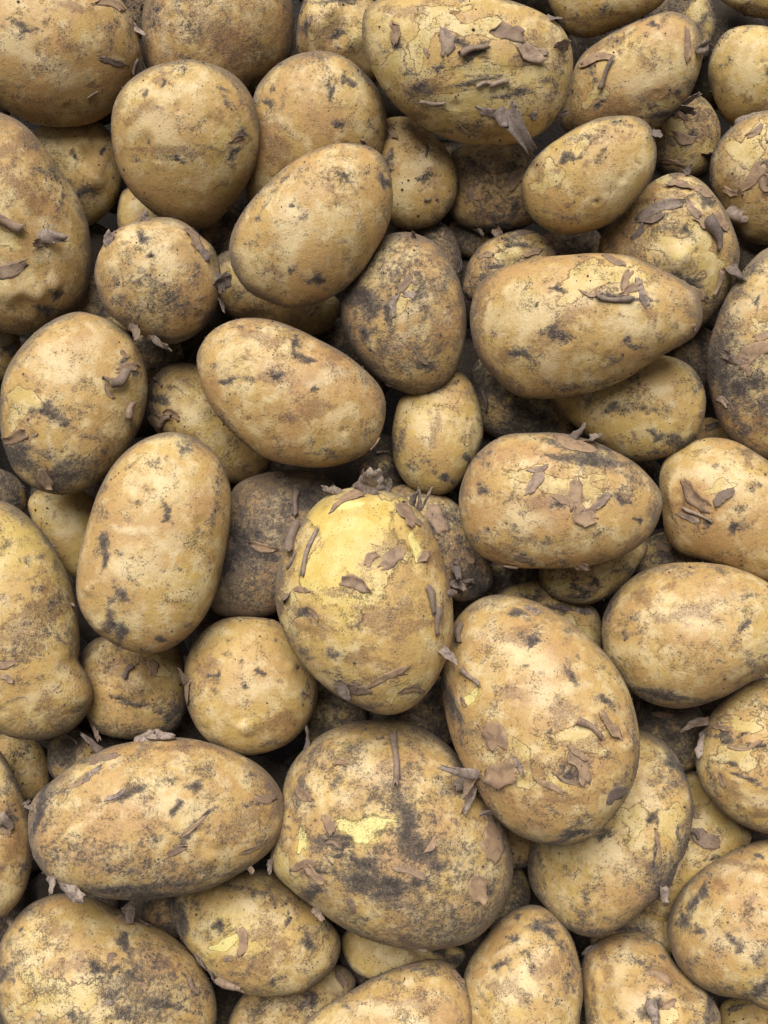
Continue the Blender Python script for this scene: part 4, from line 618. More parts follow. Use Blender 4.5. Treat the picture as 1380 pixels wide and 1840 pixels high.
# ---------------------------------------------------------------- node helpers
class G:
    def __init__(s, name):
        s.m = bpy.data.materials.new(name); s.m.use_nodes = True
        s.t = s.m.node_tree; s.t.nodes.clear()
        s.out = s.t.nodes.new('ShaderNodeOutputMaterial')
    def put(s, sock, v):
        if isinstance(v, bpy.types.NodeSocket): s.t.links.new(v, sock)
        elif isinstance(v, (tuple, list)) and len(v) == 3 and sock.type == 'RGBA': sock.default_value = (*v, 1)
        else: sock.default_value = v
    def op(s, o, a, b=0.0, c=None, clamp=False):
        n = s.t.nodes.new('ShaderNodeMath'); n.operation = o; n.use_clamp = clamp
        s.put(n.inputs[0], a); s.put(n.inputs[1], b)
        if c is not None: s.put(n.inputs[2], c)
        return n.outputs[0]
    def add(s, a, b): return s.op('ADD', a, b)
    def sub(s, a, b): return s.op('SUBTRACT', a, b)
    def mul(s, a, b): return s.op('MULTIPLY', a, b)
    def mad(s, a, b, c): return s.op('MULTIPLY_ADD', a, b, c)
    def sat(s, a): return s.op('ADD', a, 0.0, clamp=True)
    def step(s, x, lo, hi, a=0.0, b=1.0):
        n = s.t.nodes.new('ShaderNodeMapRange'); n.interpolation_type = 'SMOOTHSTEP'
        s.put(n.inputs[0], x); s.put(n.inputs[1], lo); s.put(n.inputs[2], hi); s.put(n.inputs[3], a); s.put(n.inputs[4], b)
        return n.outputs[0]
    def noise(s, vec, scale, detail=2.0, rough=.5, dist=0.0, color=False):
        n = s.t.nodes.new('ShaderNodeTexNoise')
        s.put(n.inputs['Vector'], vec); n.inputs['Scale'].default_value = scale
        n.inputs['Detail'].default_value = detail; n.inputs['Roughness'].default_value = rough
        n.inputs['Distortion'].default_value = dist
        return n.outputs['Color' if color else 0]
    def voro(s, vec, scale, feature='F1', rnd=1.0):
        n = s.t.nodes.new('ShaderNodeTexVoronoi'); n.feature = feature
        s.put(n.inputs['Vector'], vec); n.inputs['Scale'].default_value = scale
        n.inputs['Randomness'].default_value = rnd
        return n
    def mix(s, f, a, b, blend='MIX'):
        n = s.t.nodes.new('ShaderNodeMix'); n.data_type = 'RGBA'; n.blend_type = blend
        s.put(n.inputs[0], f); s.put(n.inputs[6], a); s.put(n.inputs[7], b)
        return n.outputs[2]
    def attr(s, name, kind='GEOMETRY'):
        n = s.t.nodes.new('ShaderNodeAttribute'); n.attribute_type = kind; n.attribute_name = name
        return n.outputs['Fac']
    def vmad(s, a, k, b):
        n = s.t.nodes.new('ShaderNodeVectorMath'); n.operation = 'MULTIPLY_ADD'
        s.put(n.inputs[0], a); s.put(n.inputs[1], k); s.put(n.inputs[2], b)
        return n.outputs[0]
    def coords(s, spread=3.0):
        tc = s.t.nodes.new('ShaderNodeTexCoord'); oi = s.t.nodes.new('ShaderNodeObjectInfo')
        cb = s.t.nodes.new('ShaderNodeCombineXYZ')
        s.put(cb.inputs[0], oi.outputs['Random'])
        s.put(cb.inputs[1], s.op('FRACT', s.mul(oi.outputs['Random'], 37.7)))
        s.put(cb.inputs[2], s.op('FRACT', s.mul(oi.outputs['Random'], 91.3)))
        return s.vmad(cb.outputs[0], (spread,) * 3, tc.outputs['Object']), oi.outputs['Random']
    def bump(s, h, dist, strength=1.0):
        n = s.t.nodes.new('ShaderNodeBump'); n.inputs['Distance'].default_value = dist
        n.inputs['Strength'].default_value = strength; s.put(n.inputs['Height'], h)
        return n.outputs[0]
    def bsdf(s, **k):
        n = s.t.nodes.new('ShaderNodeBsdfPrincipled')
        for a, v in k.items(): s.put(n.inputs[a.replace('_', ' ')], v)
        s.t.links.new(n.outputs[0], s.out.inputs[0]); return s.m


def potato_material():
    g = G('potato skin')
    v, rnd = g.coords()
    tone, film, soil = g.attr('tone', 'OBJECT'), g.attr('film', 'OBJECT'), g.attr('soil', 'OBJECT')
    aD, aP, aB, aW, aY = (g.attr(n) for n in ('dirt', 'peel', 'stain', 'pale', 'gold'))
    big = g.noise(v, 42, 2, .5)
    mid = g.noise(v, 130, 4, .6)
    mid2 = g.noise(v, 240, 5, .65, .6)
    small = g.noise(v, 620, 4, .65)
    fine = g.noise(v, 1700, 3, .7)
    grit = g.noise(v, 3000, 2, .6)
    # skin
    tan, yel, pale, brn = (.420, .252, .101), (.500, .346, .114), (.66, .53, .30), (.180, .103, .053)
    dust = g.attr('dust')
    warp = lambda a, ks: g.add(a, g.add(g.add(g.mad(mid2, ks[0], -.5 * ks[0]), g.mad(small, ks[1], -.5 * ks[1])), g.mad(fine, ks[2], -.5 * ks[2])))
    k = g.sat(g.add(tone, g.mad(big, 2.2, -1.2)))
    k = g.sat(g.add(k, g.mul(aY, .8)))
    c = g.mix(k, tan, yel)
    c = g.mix(g.mul(g.step(g.add(mid, g.mad(big, .5, -.25)), .45, .68), .58), c, pale)
    c = g.mix(g.mul(g.step(g.add(mid2, g.mad(small, .5, -.25)), .47, .72), g.mad(film, .65, .10)), c, brn)
    c = g.mix(g.mul(g.step(g.noise(v, 75, 3, .55, .3), .50, .76), .26), c, (.36, .205, .120))      # rosy zones
    c = g.mix(g.mul(g.op('MINIMUM', aY, 1.0), .35), c, (.56, .42, .11))
    # fine netted grain of the skin
    gr = g.mad(fine, 1.1, g.mad(grit, .8, .07))
    gc = g.t.nodes.new('ShaderNodeCombineColor')
    for i in range(3): g.put(gc.inputs[i], gr)
    c = g.mix(g.mad(soil, .35, .50), c, g.mix(1.0, c, gc.outputs[0], 'MULTIPLY'))
    # pale scuffs
    pw = g.mul(g.step(warp(aW, (1.3, .9, .6)), .2, 1.05), .6)
    c = g.mix(pw, c, (.66, .52, .30))
    # peeled flesh with a ragged rim
    pf = warp(aP, (1.1, .8, .2))
    peel = g.step(pf, .48, .56)
    rim = g.mul(g.mul(g.step(pf, .34, .46), g.sub(1.0, g.step(pf, .47, .53))), g.step(mid, .42, .58))
    flesh = g.mix(g.step(mid, .35, .65), (.50, .365, .125), (.60, .475, .235))
    flesh = g.mix(g.sat(g.mul(aY, 1.4)), flesh, g.mix(g.step(mid, .35, .65), (.54, .375, .085), (.63, .485, .16)))
    flesh = g.mix(g.step(aY, 1.05, 1.4), flesh, (.68, .585, .235))
    c = g.mix(g.mul(rim, .75), c, (.17, .088, .045))
    c = g.mix(g.mul(peel, .82), c, flesh)
    # brown stains
    bs = g.step(warp(aB, (1.6, 1.2, .9)), .24, .90)
    c = g.mix(g.mul(bs, g.step(g.add(fine, g.mad(small, .6, -.3)), .34, .66, .30, .85)), c, g.mix(g.step(small, .4, .62), (.115, .060, .034), (.235, .125, .062)))
    # lenticels
    vo = g.voro(v, 210)
    sel = g.t.nodes.new('ShaderNodeSeparateColor'); g.put(sel.inputs[0], vo.outputs['Color'])
    rad = g.mad(sel.outputs[1], .12, .02)
    vd = g.add(vo.outputs['Distance'], g.mad(fine, .12, -.06))
    len_ = g.mul(g.sub(1.0, g.step(vd, g.mul(rad, .3), rad)), g.step(sel.outputs[0], .5, .55))
    c = g.mix(g.mul(len_, g.mad(soil, .5, .35)), c, (.085, .048, .03))
    v2 = g.voro(v, 420)
    s2 = g.t.nodes.new('ShaderNodeSeparateColor'); g.put(s2.inputs[0], v2.outputs['Color'])
    r2 = g.mad(s2.outputs[1], .22, .06)
    pit = g.mul(g.sub(1.0, g.step(g.add(v2.outputs['Distance'], g.mad(grit, .3, -.15)), g.mul(r2, .4), r2)), g.step(g.add(s2.outputs[0], g.mad(mid, .8, -.4)), .60, .66))
    c = g.mix(g.mul(pit, g.mad(soil, .5, .30)), c, (.095, .062, .042))
    # sooty specks in clusters
    clus = g.noise(v, 95, 4, .65, .4)
    sp = g.add(g.mul(g.noise(v, 1150, 3, .75), .62), g.mul(clus, .55))
    spk = g.step(sp, g.mad(soil, -.075, .685), g.mad(soil, -.07, .77))
    c = g.mix(g.mul(spk, .70), c, (.075, .054, .042))
    pep = g.step(g.add(g.noise(v, 2300, 2, .8), g.mad(mid2, .30, -.15)), g.mad(soil, -.05, .70), g.mad(soil, -.05, .76))
    c = g.mix(g.mul(pep, .6), c, (.085, .058, .042))
    # thin veil of dried soil
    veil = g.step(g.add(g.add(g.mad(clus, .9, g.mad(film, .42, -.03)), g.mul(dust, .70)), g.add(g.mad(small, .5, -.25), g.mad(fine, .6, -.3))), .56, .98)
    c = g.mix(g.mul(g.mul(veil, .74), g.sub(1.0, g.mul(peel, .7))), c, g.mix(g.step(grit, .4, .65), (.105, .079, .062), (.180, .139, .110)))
    # soil smudges: a soft greyish haze with denser, crisper crumbs inside it
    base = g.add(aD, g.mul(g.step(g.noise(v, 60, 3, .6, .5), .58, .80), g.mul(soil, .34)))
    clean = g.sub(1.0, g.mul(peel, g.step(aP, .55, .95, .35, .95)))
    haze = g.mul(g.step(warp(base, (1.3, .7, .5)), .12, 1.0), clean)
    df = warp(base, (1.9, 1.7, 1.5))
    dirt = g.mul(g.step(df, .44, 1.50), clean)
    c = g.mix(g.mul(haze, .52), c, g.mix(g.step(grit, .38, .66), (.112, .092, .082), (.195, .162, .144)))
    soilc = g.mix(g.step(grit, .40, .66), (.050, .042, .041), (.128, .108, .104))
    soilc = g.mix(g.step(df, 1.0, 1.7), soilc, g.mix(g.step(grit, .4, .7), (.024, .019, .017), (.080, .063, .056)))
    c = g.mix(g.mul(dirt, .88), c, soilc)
    rough = g.add(g.mad(mid, .34, .29), g.add(g.mul(dirt, .3), g.add(g.mul(veil, .25), g.mul(haze, .15))))
    h = g.add(g.mul(fine, .10), g.mul(grit, .06))
    h = g.add(h, g.mul(small, .18)); h = g.add(h, g.mul(mid2, .36))
    h = g.add(h, g.mul(dirt, g.mad(grit, .5, .22))); h = g.sub(h, g.mul(peel, .55)); h = g.add(h, g.mul(rim, .2))
    h = g.sub(h, g.mul(len_, .2)); h = g.add(h, g.mul(spk, .12)); h = g.add(h, g.mul(veil, g.mul(grit, .3)))
    n = g.bump(h, .0012, .85)
    return g.bsdf(Base_Color=c, Roughness=rough, Normal=n, IOR=1.42, Specular_IOR_Level=.5,
                  Sheen_Weight=.06, Sheen_Roughness=.45, Sheen_Tint=(.9, .8, .7))


def flake_material():
    g = G('dry skin flake')
    v, rnd = g.coords()
    mid = g.noise(v, 260, 4, .6, .5); fine = g.noise(v, 1500, 3, .7)
    a = g.mix(g.step(rnd, .1, .9), (.115, .085, .068), (.31, .235, .185))
    a = g.mix(g.step(mid, .42, .66), a, (.12, .083, .066))
    a = g.mix(g.step(g.op('FRACT', g.mul(rnd, 13.7)), .7, .9, 0, .6), a, (.26, .16, .09))
    a = g.mix(g.mul(g.step(fine, .5, .68), .45), a, (.27, .205, .16))
    a = g.mix(g.mul(g.step(g.noise(v, 500, 3, .7), .58, .68), .6), a, (.06, .047, .042))
    a = g.mix(g.mul(g.step(g.noise(v, 1000, 4, .8), .50, .66), .75), a, (.055, .043, .038))
    lie = g.attr('lie', 'OBJECT')
    a = g.mix(g.mul(lie, g.step(g.op('FRACT', g.mul(rnd, 7.3)), .0, .55)), a, g.mix(g.step(mid, .4, .65), (.31, .20, .115), (.20, .125, .078)))
    n = g.bump(g.add(g.mul(mid, .6), g.mul(fine, .3)), .0006, .7)
    return g.bsdf(Base_Color=a, Roughness=.68, Normal=n, Sheen_Weight=.12, Sheen_Tint=(.9, .85, .8), Subsurface_Weight=.0)


def soil_material(name, dark):
    g = G(name)
    v, rnd = g.coords()
    f = g.noise(v, 900, 4, .7); m = g.noise(v, 60, 4, .6)
    c = g.mix(g.step(f, .35, .65), (.05 * dark, .039 * dark, .034 * dark), (.155 * dark, .122 * dark, .104 * dark))
    c = g.mix(g.mul(g.step(m, .4, .7), .5), c, (.07 * dark, .05 * dark, .038 * dark))
    return g.bsdf(Base_Color=c, Roughness=.95, Normal=g.bump(f, .002, .8))

M_POT, M_FLAKE, M_CRUMB, M_SOIL = potato_material(), flake_material(), soil_material('soil crumb', 1.0), soil_material('dark soil', .4)
# ---------------------------------------------------------------- geometry
CAMP = np.array([0, 0, CAMH])

def ray(px, py):
    return np.stack([(np.asarray(px, float) - CX) * U / CAMH, -(np.asarray(py, float) - CY) * U / CAMH,
                     -np.ones_like(np.asarray(px, float))], -1)

def new_mesh(name, verts, faces, mat, parent=None, smooth=True):
    me = bpy.data.meshes.new(name)
    nv, nf = len(verts), len(faces)
    k = faces.shape[1]
    me.vertices.add(nv); me.vertices.foreach_set('co', np.ascontiguousarray(verts, np.float32).ravel())
    me.loops.add(nf * k); me.loops.foreach_set('vertex_index', np.ascontiguousarray(faces, np.int32).ravel())
    me.polygons.add(nf); me.polygons.foreach_set('loop_start', np.arange(0, nf * k, k, dtype=np.int32))
    me.update(calc_edges=True)
    if smooth: me.polygons.foreach_set('use_smooth', np.ones(nf, bool))
    me.materials.append(mat)
    o = bpy.data.objects.new(name, me); S.collection.objects.link(o)
    if parent is not None: o.parent = parent
    return o

_cs = {}
def cube_sphere(n):
    """Quad sphere from a cube grid, welded."""
    if n in _cs: return _cs[n]
    a = np.tan(np.linspace(-1, 1, n + 1) * np.pi / 4)
    A, B = np.meshgrid(a, a, indexing='ij'); one = np.ones_like(A)
    V, F, off = [], [], 0
    for f in ((A, B, one), (B, A, -one), (one, A, B), (-one, B, A), (B, one, A), (A, -one, B)):
        V.append(np.stack(f, -1).reshape(-1, 3))
        i = np.arange(n)[:, None] * (n + 1) + np.arange(n)[None]
        F.append(np.stack([i, i + n + 1, i + n + 2, i + 1], -1).reshape(-1, 4) + off); off += (n + 1) ** 2
    V = np.concatenate(V); F = np.concatenate(F)
    key = np.round(V * 1e5).astype(np.int64)
    _, idx, inv = np.unique(key, axis=0, return_index=True, return_inverse=True)
    V = V[idx]; F = inv.reshape(-1)[F]
    V = V / np.linalg.norm(V, axis=1, keepdims=True)
    c = V[F].mean(1); nr = np.cross(V[F[:, 1]] - V[F[:, 0]], V[F[:, 2]] - V[F[:, 0]])
    bad = (nr * c).sum(1) < 0
    F[bad] = F[bad][:, ::-1]
    _cs[n] = (V, F); return _cs[n]

def waves(rng, n, lo, hi):
    k = rng.normal(size=(n, 3)); k /= np.linalg.norm(k, axis=1, keepdims=True)
    return k * rng.uniform(lo, hi, (n, 1)), rng.uniform(0, 6.28, n), rng.uniform(.5, 1, n)

def lumps(P, w): return (np.sin(P @ w[0].T + w[1]) * w[2]).sum(1) / np.sqrt(len(w[1]))

def sm(x):
    x = np.clip(x, 0, 1); return x * x * (3 - 2 * x)


class Spud:
    """One potato: traced silhouette seen along its own sight line, a full rounded body behind it."""
    def __init__(s, key, poly, zc, tilt, seed, hk=.78):
        s.rng = np.random.default_rng(seed)
        c, th, r = outline(poly)
        C = CAMP + ray(c[0], c[1]) * (CAMH - zc)
        s.C = C; n = CAMP - C; s.n = n / np.linalg.norm(n)
        ex = np.array([1., 0, 0]); ex -= s.n * (ex @ s.n); s.ex = ex / np.linalg.norm(ex)
        s.ey = np.cross(s.n, s.ex)
        L = s.loc(c[0] + r * np.cos(th), c[1] + r * np.sin(th))
        a = np.arctan2(L[:, 1], L[:, 0]) % (2 * np.pi); d = np.hypot(L[:, 0], L[:, 1])
        o = np.argsort(a); a, d = a[o], d[o]
        s.th = np.arange(256) * 2 * np.pi / 256
        s.r = np.interp(s.th, np.concatenate([a - 2 * np.pi, a, a + 2 * np.pi]), np.tile(d, 3))
        f = np.fft.rfft(s.r); f[3:] = 0
        s.re = np.fft.irfft(f, 256)                       # soft oval for the middle of the body
        s.h = minrad(s.th, s.r) * hk; s.hb = s.h * .87
        s.t = np.array([tilt[0], -tilt[1]])               # picture y points down
        s.px = np.linalg.norm(CAMP - C) * U / CAMH        # metres per photo pixel here
        s.w1 = waves(s.rng, 9, 1.2, 3.0); s.w2 = waves(s.rng, 16, 4, 8); s.w3 = waves(s.rng, 22, 10, 22)
        s.marks = []
    def loc(s, px, py):
        d = ray(px, py); t = ((s.C - CAMP) @ s.n) / (d @ s.n)
        P = CAMP + d * t[..., None] - s.C
        return np.stack([P @ s.ex, P @ s.ey], -1)
    def rad(s, th, q):
        x = (th % (2 * np.pi)) / (2 * np.pi) * 256
        i = np.floor(x).astype(int) % 256; f = x - np.floor(x); j = (i + 1) % 256
        a = s.r[i] * (1 - f) + s.r[j] * f; b = s.re[i] * (1 - f) + s.re[j] * f
        return b + (a - b) * q * q
    def base(s, D):
        th = np.arctan2(D[:, 1], D[:, 0]); q = np.hypot(D[:, 0], D[:, 1])
        rr = s.rad(th, q) * q
        x, y = rr * np.cos(th), rr * np.sin(th)
        z = np.where(D[:, 2] > 0, s.h, s.hb) * D[:, 2]
        return np.stack([x, y, z + s.t[0] * x + s.t[1] * y], 1)
    def offset(s, D, xy):
        """relief along the radial direction, metres"""
        R = s.h
        q = np.hypot(D[:, 0], D[:, 1])
        m = R * (.044 * lumps(D, s.w1) * (1 - .6 * q ** 4) + .0125 * lumps(D, s.w2) + .0045 * lumps(D, s.w3))
        for code, p, rx, ry, ca, sa in s.marks:
            if code not in 'nekpx': continue
            d = xy - p; u = (d[:, 0] * ca + d[:, 1] * sa) / rx; v = (-d[:, 0] * sa + d[:, 1] * ca) / ry
            e = np.hypot(u, v); top = D[:, 2] > -.15; rm = min(rx, ry)
            if code == 'n': m += top * rm * .46 * np.exp(-e * e * 1.4)
            elif code == 'e': m += top * rm * (-.24 * np.exp(-e * e * 1.6) + .10 * np.exp(-((e - 1.25) * 2.2) ** 2))
            elif code == 'k': m += top * min(rm, .004) * -.06 * np.exp(-e * e)
            else: m -= top * .0003 * sm(1.6 - e)
        return m
    def surf(s, D):
        P = s.base(D)
        dr = P / np.maximum(np.linalg.norm(P, axis=1, keepdims=True), 1e-6)
        return P + dr * s.offset(D, P[:, :2])[:, None]
    def dirs(s, xy):
        """unit direction on the upper side that lies under the local point xy"""
        xy = np.atleast_2d(xy); th = np.arctan2(xy[:, 1], xy[:, 0]); d = np.hypot(xy[:, 0], xy[:, 1])
        q = np.full(len(xy), .5)
        for _ in range(12): q = np.clip(d / s.rad(th, q), 0, .985)
        return np.stack([q * np.cos(th), q * np.sin(th), np.sqrt(1 - q * q)], 1)
    def at(s, px, py):
        D = s.dirs(s.loc(px, py)); e = 1e-2
        P = s.surf(D)[0]
        a = np.cross(D[0], [0, 0, 1.]) if abs(D[0, 2]) < .95 else np.cross(D[0], [1., 0, 0])
        a /= np.linalg.norm(a); b = np.cross(D[0], a)
        Q = np.array([D[0] + a * e, D[0] + b * e]); Q /= np.linalg.norm(Q, axis=1, keepdims=True)
        A, B = s.surf(Q) - P
        n = np.cross(A, B); n /= np.linalg.norm(n)
        if n @ P < 0: n = -n
        return P, n
    def world(s, P): return P[:, :1] * s.ex + P[:, 1:2] * s.ey + P[:, 2:] * s.n

    def add_marks(s, text):
        for item in text.split(';'):
            f = item.split()
            if not f: continue
            v = [float(x) for x in f[1:]]
            ry = v[3] if len(v) > 3 else v[2]; an = -math.radians(v[4]) if len(v) > 4 else 0.
            s.marks.append((f[0], s.loc(v[0], v[1]), v[2] * s.px, ry * s.px, math.cos(an), math.sin(an)))

    def build(s, name, n, random_marks, deep=0):
        V, F = cube_sphere(n); P = s.base(V)
        if random_marks:
            for _ in range(random_marks):
                a, q = s.rng.uniform(0, 6.28), s.rng.uniform(.2, .85); r = s.rng.uniform(.05, .16) * s.h
                an = s.rng.uniform(0, 3.1)
                s.marks.append((s.rng.choice(list('dddkbbew')), s.rad(np.array([a]), np.array([q]))[0] * q * np.array([math.cos(a), math.sin(a)]),
                                r, r * s.rng.uniform(.4, 1), math.cos(an), math.sin(an)))
            for _ in range(4):                                     # eyes with their brow
                a, q = s.rng.uniform(0, 6.28), s.rng.uniform(.15, .8); r = s.rng.uniform(.07, .13) * s.h
                pe = s.rad(np.array([a]), np.array([q]))[0] * q * np.array([math.cos(a), math.sin(a)]); an = s.rng.uniform(0, 3.1)
                s.marks.append(('e', pe, r * 1.3, r * .75, math.cos(an), math.sin(an)))
                s.marks.append(('b' if s.rng.uniform() < .5 else 'd', pe, r * .7, r * .45, math.cos(an), math.sin(an)))
        att = {k: np.zeros(len(V)) for k in ('dirt', 'peel', 'stain', 'pale', 'gold', 'dust')}
        names = dict(d='dirt', k='dirt', b='stain', p='peel', x='peel', w='pale', y='gold')
        for code, p, rx, ry, ca, sa in s.marks:
            if code not in names: continue
            d = P[:, :2] - p; u = (d[:, 0] * ca + d[:, 1] * sa) / rx; v = (-d[:, 0] * sa + d[:, 1] * ca) / ry
            f1, f2, f3, f4 = s.rng.uniform(0, 6.28, 4)            # ragged, never a clean oval
            wu = u + .42 * np.sin(2.1 * v + f1) + .22 * np.sin(4.3 * v + 2.2 * u + f2)
            wv_ = v + .42 * np.sin(2.3 * u + f3) + .22 * np.sin(4.6 * u - 2.0 * v + f4)
            e2 = wu * wu + wv_ * wv_; top = V[:, 2] > -.3
            if code == 'd': f = s.rng.uniform(.55, .85) * np.exp(-.9 * e2)
            elif code == 'k': f = 1.45 * np.exp(-.9 * e2)
            elif code == 'p': f = sm(1.5 - .9 * np.sqrt(e2))
            elif code == 'x':
                f = 1.1 * sm(1.9 - 1.35 * np.sqrt(e2)); att['gold'] = np.maximum(att['gold'], 1.6 * sm(2.2 - 1.35 * np.sqrt(e2)) * top)
            else: f = 1.05 * np.exp(-.9 * e2)
            att[names[code]] = np.maximum(att[names[code]], f * top)
        # soil that clings to the flanks and underside of each tuber, in patches
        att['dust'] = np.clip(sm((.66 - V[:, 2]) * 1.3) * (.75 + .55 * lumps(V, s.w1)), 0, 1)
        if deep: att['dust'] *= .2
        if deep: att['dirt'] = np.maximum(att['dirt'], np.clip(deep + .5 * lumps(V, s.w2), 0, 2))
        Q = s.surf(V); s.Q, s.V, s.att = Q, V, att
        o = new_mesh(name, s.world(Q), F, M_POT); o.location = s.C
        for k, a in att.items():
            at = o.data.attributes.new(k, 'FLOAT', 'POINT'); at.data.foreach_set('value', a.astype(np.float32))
        return o

    def crumbs(s, o, count):
        """loose soil grains stuck to the skin, one joined part"""
        rng = s.rng; p = .06 + 1.0 * np.clip(s.att['dirt'] + .4 * s.att['dust'], 0, 1) ** 1.5 + .10 * (1 - s.V[:, 2]).clip(0, 1)
        p *= (s.V[:, 2] > -.25); p = p / p.sum()
        i = rng.choice(len(p), count, p=p)
        c = s.Q[i] + rng.normal(size=(count, 3)) * s.px * 2.0
        nr = s.Q[i] / np.linalg.norm(s.Q[i], axis=1, keepdims=True)
        size = s.px * rng.gamma(1.7, .36, count).clip(.3, 2.8)
        c = s.Q[i] + (c - s.Q[i]) - nr * ((c - s.Q[i]) * nr).sum(1, keepdims=True) + nr * size[:, None] * .25
        oc = np.array([[1, 0, 0], [-1, 0, 0], [0, 1, 0], [0, -1, 0], [0, 0, 1], [0, 0, -1.]])
        of = np.array([[0, 2, 4], [2, 1, 4], [1, 3, 4], [3, 0, 4], [2, 0, 5], [1, 2, 5], [3, 1, 5], [0, 3, 5]])
        V = c[:, None] + oc[None] * size[:, None, None] * rng.uniform(.5, 1.3, (count, 6, 1))
        F = (np.arange(count)[:, None, None] * 6 + of[None]).reshape(-1, 3)
        k = new_mesh('soil_crumbs', s.world(V.reshape(-1, 3)), F, M_CRUMB, o, smooth=False); k['kind'] = 'stuff'

    def flake(s, o, kind, x, y, L, W, ang):
        rng = s.rng; px = s.px; L *= px * (.88 if kind == 's' else .95); W *= px * (.72 if kind == 's' else .82)
        an = -math.radians(ang); d2 = np.array([math.cos(an), math.sin(an)])
        nu, nv = (11, 7)
        u = np.linspace(0, 1, nu)[:, None] * np.ones((1, nv)); v = np.linspace(-.5, .5, nv)[None] * np.ones((nu, 1))
        ph = rng.uniform(0, 6.28, 6)
        edge = 1 + .10 * np.sin(u * 7 + ph[0]) + .06 * np.sin(u * 17 + ph[1])
        if kind == 'f':                                      # torn, angular outline
            kn = np.array([0, .18, .38, .62, .82, 1.0])
            wl = np.interp(u[:, 0], kn, np.concatenate([[rng.uniform(.1, .7)], rng.uniform(.55, 1.1, 4), [rng.uniform(.05, .8)]]))
            wr = np.interp(u[:, 0], kn, np.concatenate([[rng.uniform(.1, .7)], rng.uniform(.55, 1.1, 4), [rng.uniform(.05, .8)]]))
            wl = wl + rng.uniform(-.10, .10, nu); wr = wr + rng.uniform(-.10, .10, nu)
            wid = np.where(v < 0, wl[:, None], wr[:, None])
        elif kind == 'c':
            wid = (1 - rng.uniform(.2, .75) * u ** 1.4) * edge
        else:
            wid = (1 - .55 * u ** rng.uniform(1, 3)) * edge
        je = rng.uniform(-.09, .09, (2, nv)); uu = u + je[:1] * (1 - u) ** 3 + je[1:] * u ** 3 + .05 * np.sin(v * 7 + ph[5])
        if kind == 'f':
            b2 = np.array([-d2[1], d2[0]])
            bend = rng.uniform(-.18, .18) * L
            xy = s.loc(x, y) + ((uu - .5) * L)[..., None] * d2 + (v * wid * W + bend * (u - .5) ** 2 * 4)[..., None] * b2
            D = s.dirs(xy.reshape(-1, 2)); P = s.surf(D)
            nr = D * np.array([1 / 1, 1, 1]); nr = nr / np.array([[s.r.mean(), s.r.mean(), s.h]]); nr /= np.linalg.norm(nr, axis=1, keepdims=True)
            side = rng.choice([-1, 1]); curl = rng.uniform() < .55
            c1, c2 = (rng.uniform(.3, .8), rng.uniform(.05, .4)) if curl else (.04, rng.uniform(0, .12))
            lift = px * .55 + W * c1 * np.clip(side * v * 2 + .15, 0, 1) ** 3 * .42 + W * c2 * np.clip(u * 2 - 1.1, 0, 1) ** 2 * .4
            lift = lift + px * .45 * np.sin(u * 7 + v * 6 + ph[0])
            P = (P + nr * lift.reshape(-1, 1)).reshape(nu, nv, 3)
        else:
            P0, n = s.at(x, y)
            flat = np.array([d2[0], d2[1], 0.])
            if kind == 'c':
                t = flat - n * (flat @ n); t /= np.linalg.norm(t); b = np.cross(n, t)
                turn = rng.uniform(3.3, 4.9); R = W / 2
                phi = v * turn + rng.uniform(1.7, 3.3) * rng.choice([-1, 1])
                rr = R * (.35 + .65 * wid) * (1 + .14 * np.sin(u * 6 + ph[2])) * (1 - .12 * v)
                bow = (u - .5) ** 2 * L * rng.uniform(-.25, .15)
                wob = np.sin(u * 5 + ph[3]) * W * .22
                P = P0 + ((uu - .5) * L)[..., None] * t + (rr * np.sin(phi) + wob)[..., None] * b + (R * .75 + bow - rr * np.cos(phi))[..., None] * n
            else:
                out = n.copy()
                lift = rng.uniform(.25, .6)
                t = flat + lift * np.array([0, 0, 1.]) + .22 * n; t /= np.linalg.norm(t)
                m = n - t * (n @ t) + np.array([0, 0, .6]); m -= t * (m @ t); m /= np.linalg.norm(m); b = np.cross(m, t)
                ku = rng.uniform(-1.1, 1.1); turn = rng.uniform(.7, 2.6); sg = rng.choice([-1, 1])
                a = ku * u
                xs = np.where(abs(ku) < 1e-3, u, np.sin(a) / ku) * L; zs = (1 - np.cos(a)) / ku * L
                phi = v * turn; rr = W / turn * wid
                tw = rng.uniform(-.8, .8) * u
                bb = rr * np.sin(phi) * 2 * .5 * 2; mm = sg * rr * (1 - np.cos(phi)) * 1.6
                b1 = bb * np.cos(tw) - mm * np.sin(tw); m1 = bb * np.sin(tw) + mm * np.cos(tw)
                cr = W * .10 * np.sin(u * 8 + v * 7 + ph[2]) + W * .05 * np.sin(u * 19 + ph[3])
                P = P0 - n * px * 1.5 + (xs + (uu - u) * L)[..., None] * t + b1[..., None] * b + (zs + m1 + cr)[..., None] * m
        # give the sheet its thickness
        du = np.gradient(P, axis=0); dv = np.gradient(P, axis=1); N = np.cross(du, dv)
        N /= np.maximum(np.linalg.norm(N, axis=2, keepdims=True), 1e-12)
        th = px * .17
        A = (P + N * th).reshape(-1, 3); B = (P - N * th).reshape(-1, 3); k = nu * nv
        g = np.arange(k).reshape(nu, nv)
        q = np.stack([g[:-1, :-1], g[1:, :-1], g[1:, 1:], g[:-1, 1:]], -1).reshape(-1, 4)
        rimi = np.concatenate([g[:, 0], g[-1, 1:], g[-2::-1, -1], g[0, -2:0:-1]]); nx = np.roll(rimi, -1)
        F = np.concatenate([q, q[:, ::-1] + k, np.stack([rimi, rimi + k, nx + k, nx], -1)])
        k = new_mesh('skin_flake', s.world(np.concatenate([A, B])), F, M_FLAKE, o)
        k['lie'] = 1.0 if kind == 'f' else .25 if kind == 'c' else 0.0


def tag(o, label, group):
    o['label'] = label; o['category'] = 'potato'; o['group'] = group

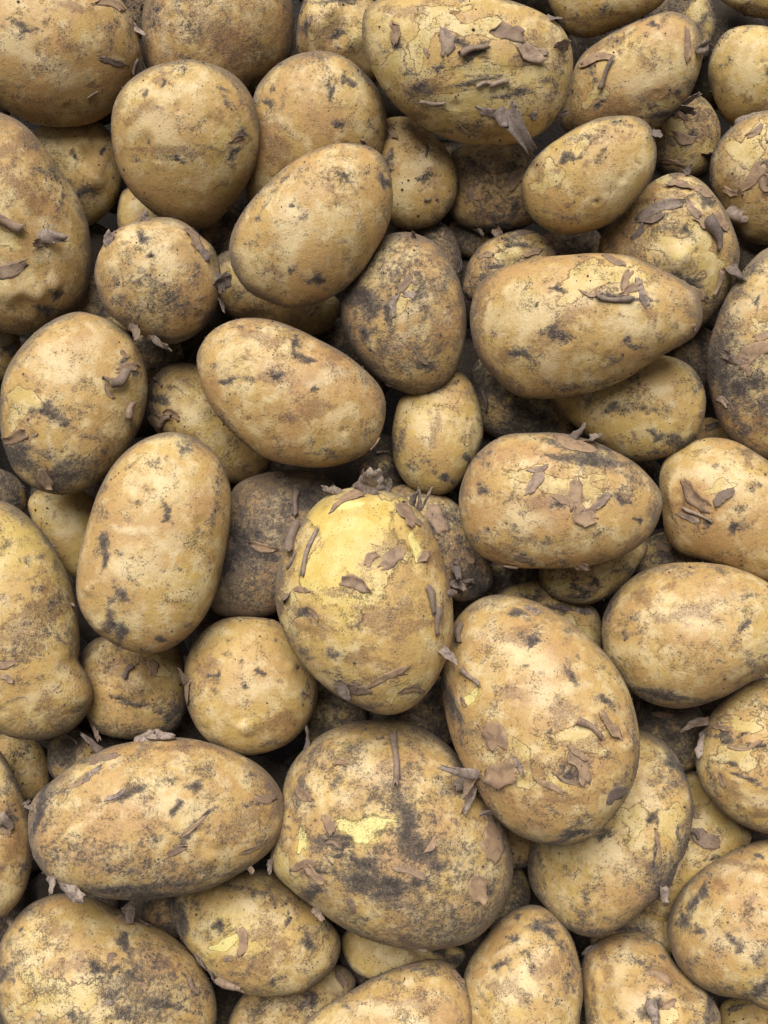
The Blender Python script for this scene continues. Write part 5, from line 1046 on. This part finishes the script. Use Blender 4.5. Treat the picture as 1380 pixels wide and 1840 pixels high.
def props(o, tone, film, soil): o['tone'], o['film'], o['soil'] = float(tone), float(film), float(soil)

# the surface under the heap
gx = np.linspace(-1, 1, 81); X, Y = np.meshgrid(gx * abs(gx) * 1.5, gx * abs(gx) * 1.5)
rg = np.random.default_rng(3); wv = waves(rg, 12, 25, 90)
Z = -.185 + .004 * lumps(np.stack([X.ravel(), Y.ravel(), 0 * X.ravel()], 1), wv)
i = np.arange(80)[:, None] * 81 + np.arange(80)[None]
gr = new_mesh('ground', np.stack([X.ravel(), Y.ravel(), Z], 1), np.stack([i, i + 1, i + 82, i + 81], -1).reshape(-1, 4), M_SOIL)
gr['kind'] = 'structure'

for q, line in enumerate(HEAP.strip().split('\n')):
    key, rank, params, label, outl, marks, flakes = line.split('|')
    poly = [[float(v) for v in t.split(',')] for t in outl.split()]
    z, tx, ty = SOLVED[key]
    sp = Spud(key, poly, z * U, (tx, ty), 100 + q)
    sp.add_marks(marks)
    tone, film, soil = (float(v) for v in params.split())
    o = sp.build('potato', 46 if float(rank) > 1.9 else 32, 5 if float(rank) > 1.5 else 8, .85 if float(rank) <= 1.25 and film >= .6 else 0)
    props(o, tone, film, soil)
    tag(o, label, 'potatoes heaped on one another')
    sp.crumbs(o, int((800 if float(rank) > 1.5 else 300) * (.5 + soil)))
    for item in flakes.split(';'):
        f = item.split()
        if f: sp.flake(o, f[0], *[float(v) for v in f[1:]])

for text, label, group in ((RING, 'brown potato of the same heap lying outside the edge of the picture', 'potatoes outside the picture edge'),
                           (DEEP, 'dark potato lying at the bottom of the heap under all the others', 'potatoes at the bottom of the heap')):
    for q, line in enumerate(text.strip().split('\n')):
        key, outl = line.split('|')
        poly = [[float(v) for v in t.split(',')] for t in outl.split()]
        z, tx, ty = SOLVED[key]
        sp = Spud(key, poly, z * U, (tx, ty), 900 + q + (500 if text is DEEP else 0))
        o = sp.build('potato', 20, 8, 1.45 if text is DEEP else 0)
        props(o, sp.rng.uniform(.4, .8), sp.rng.uniform(.3, .6), .6)
        tag(o, label, group)
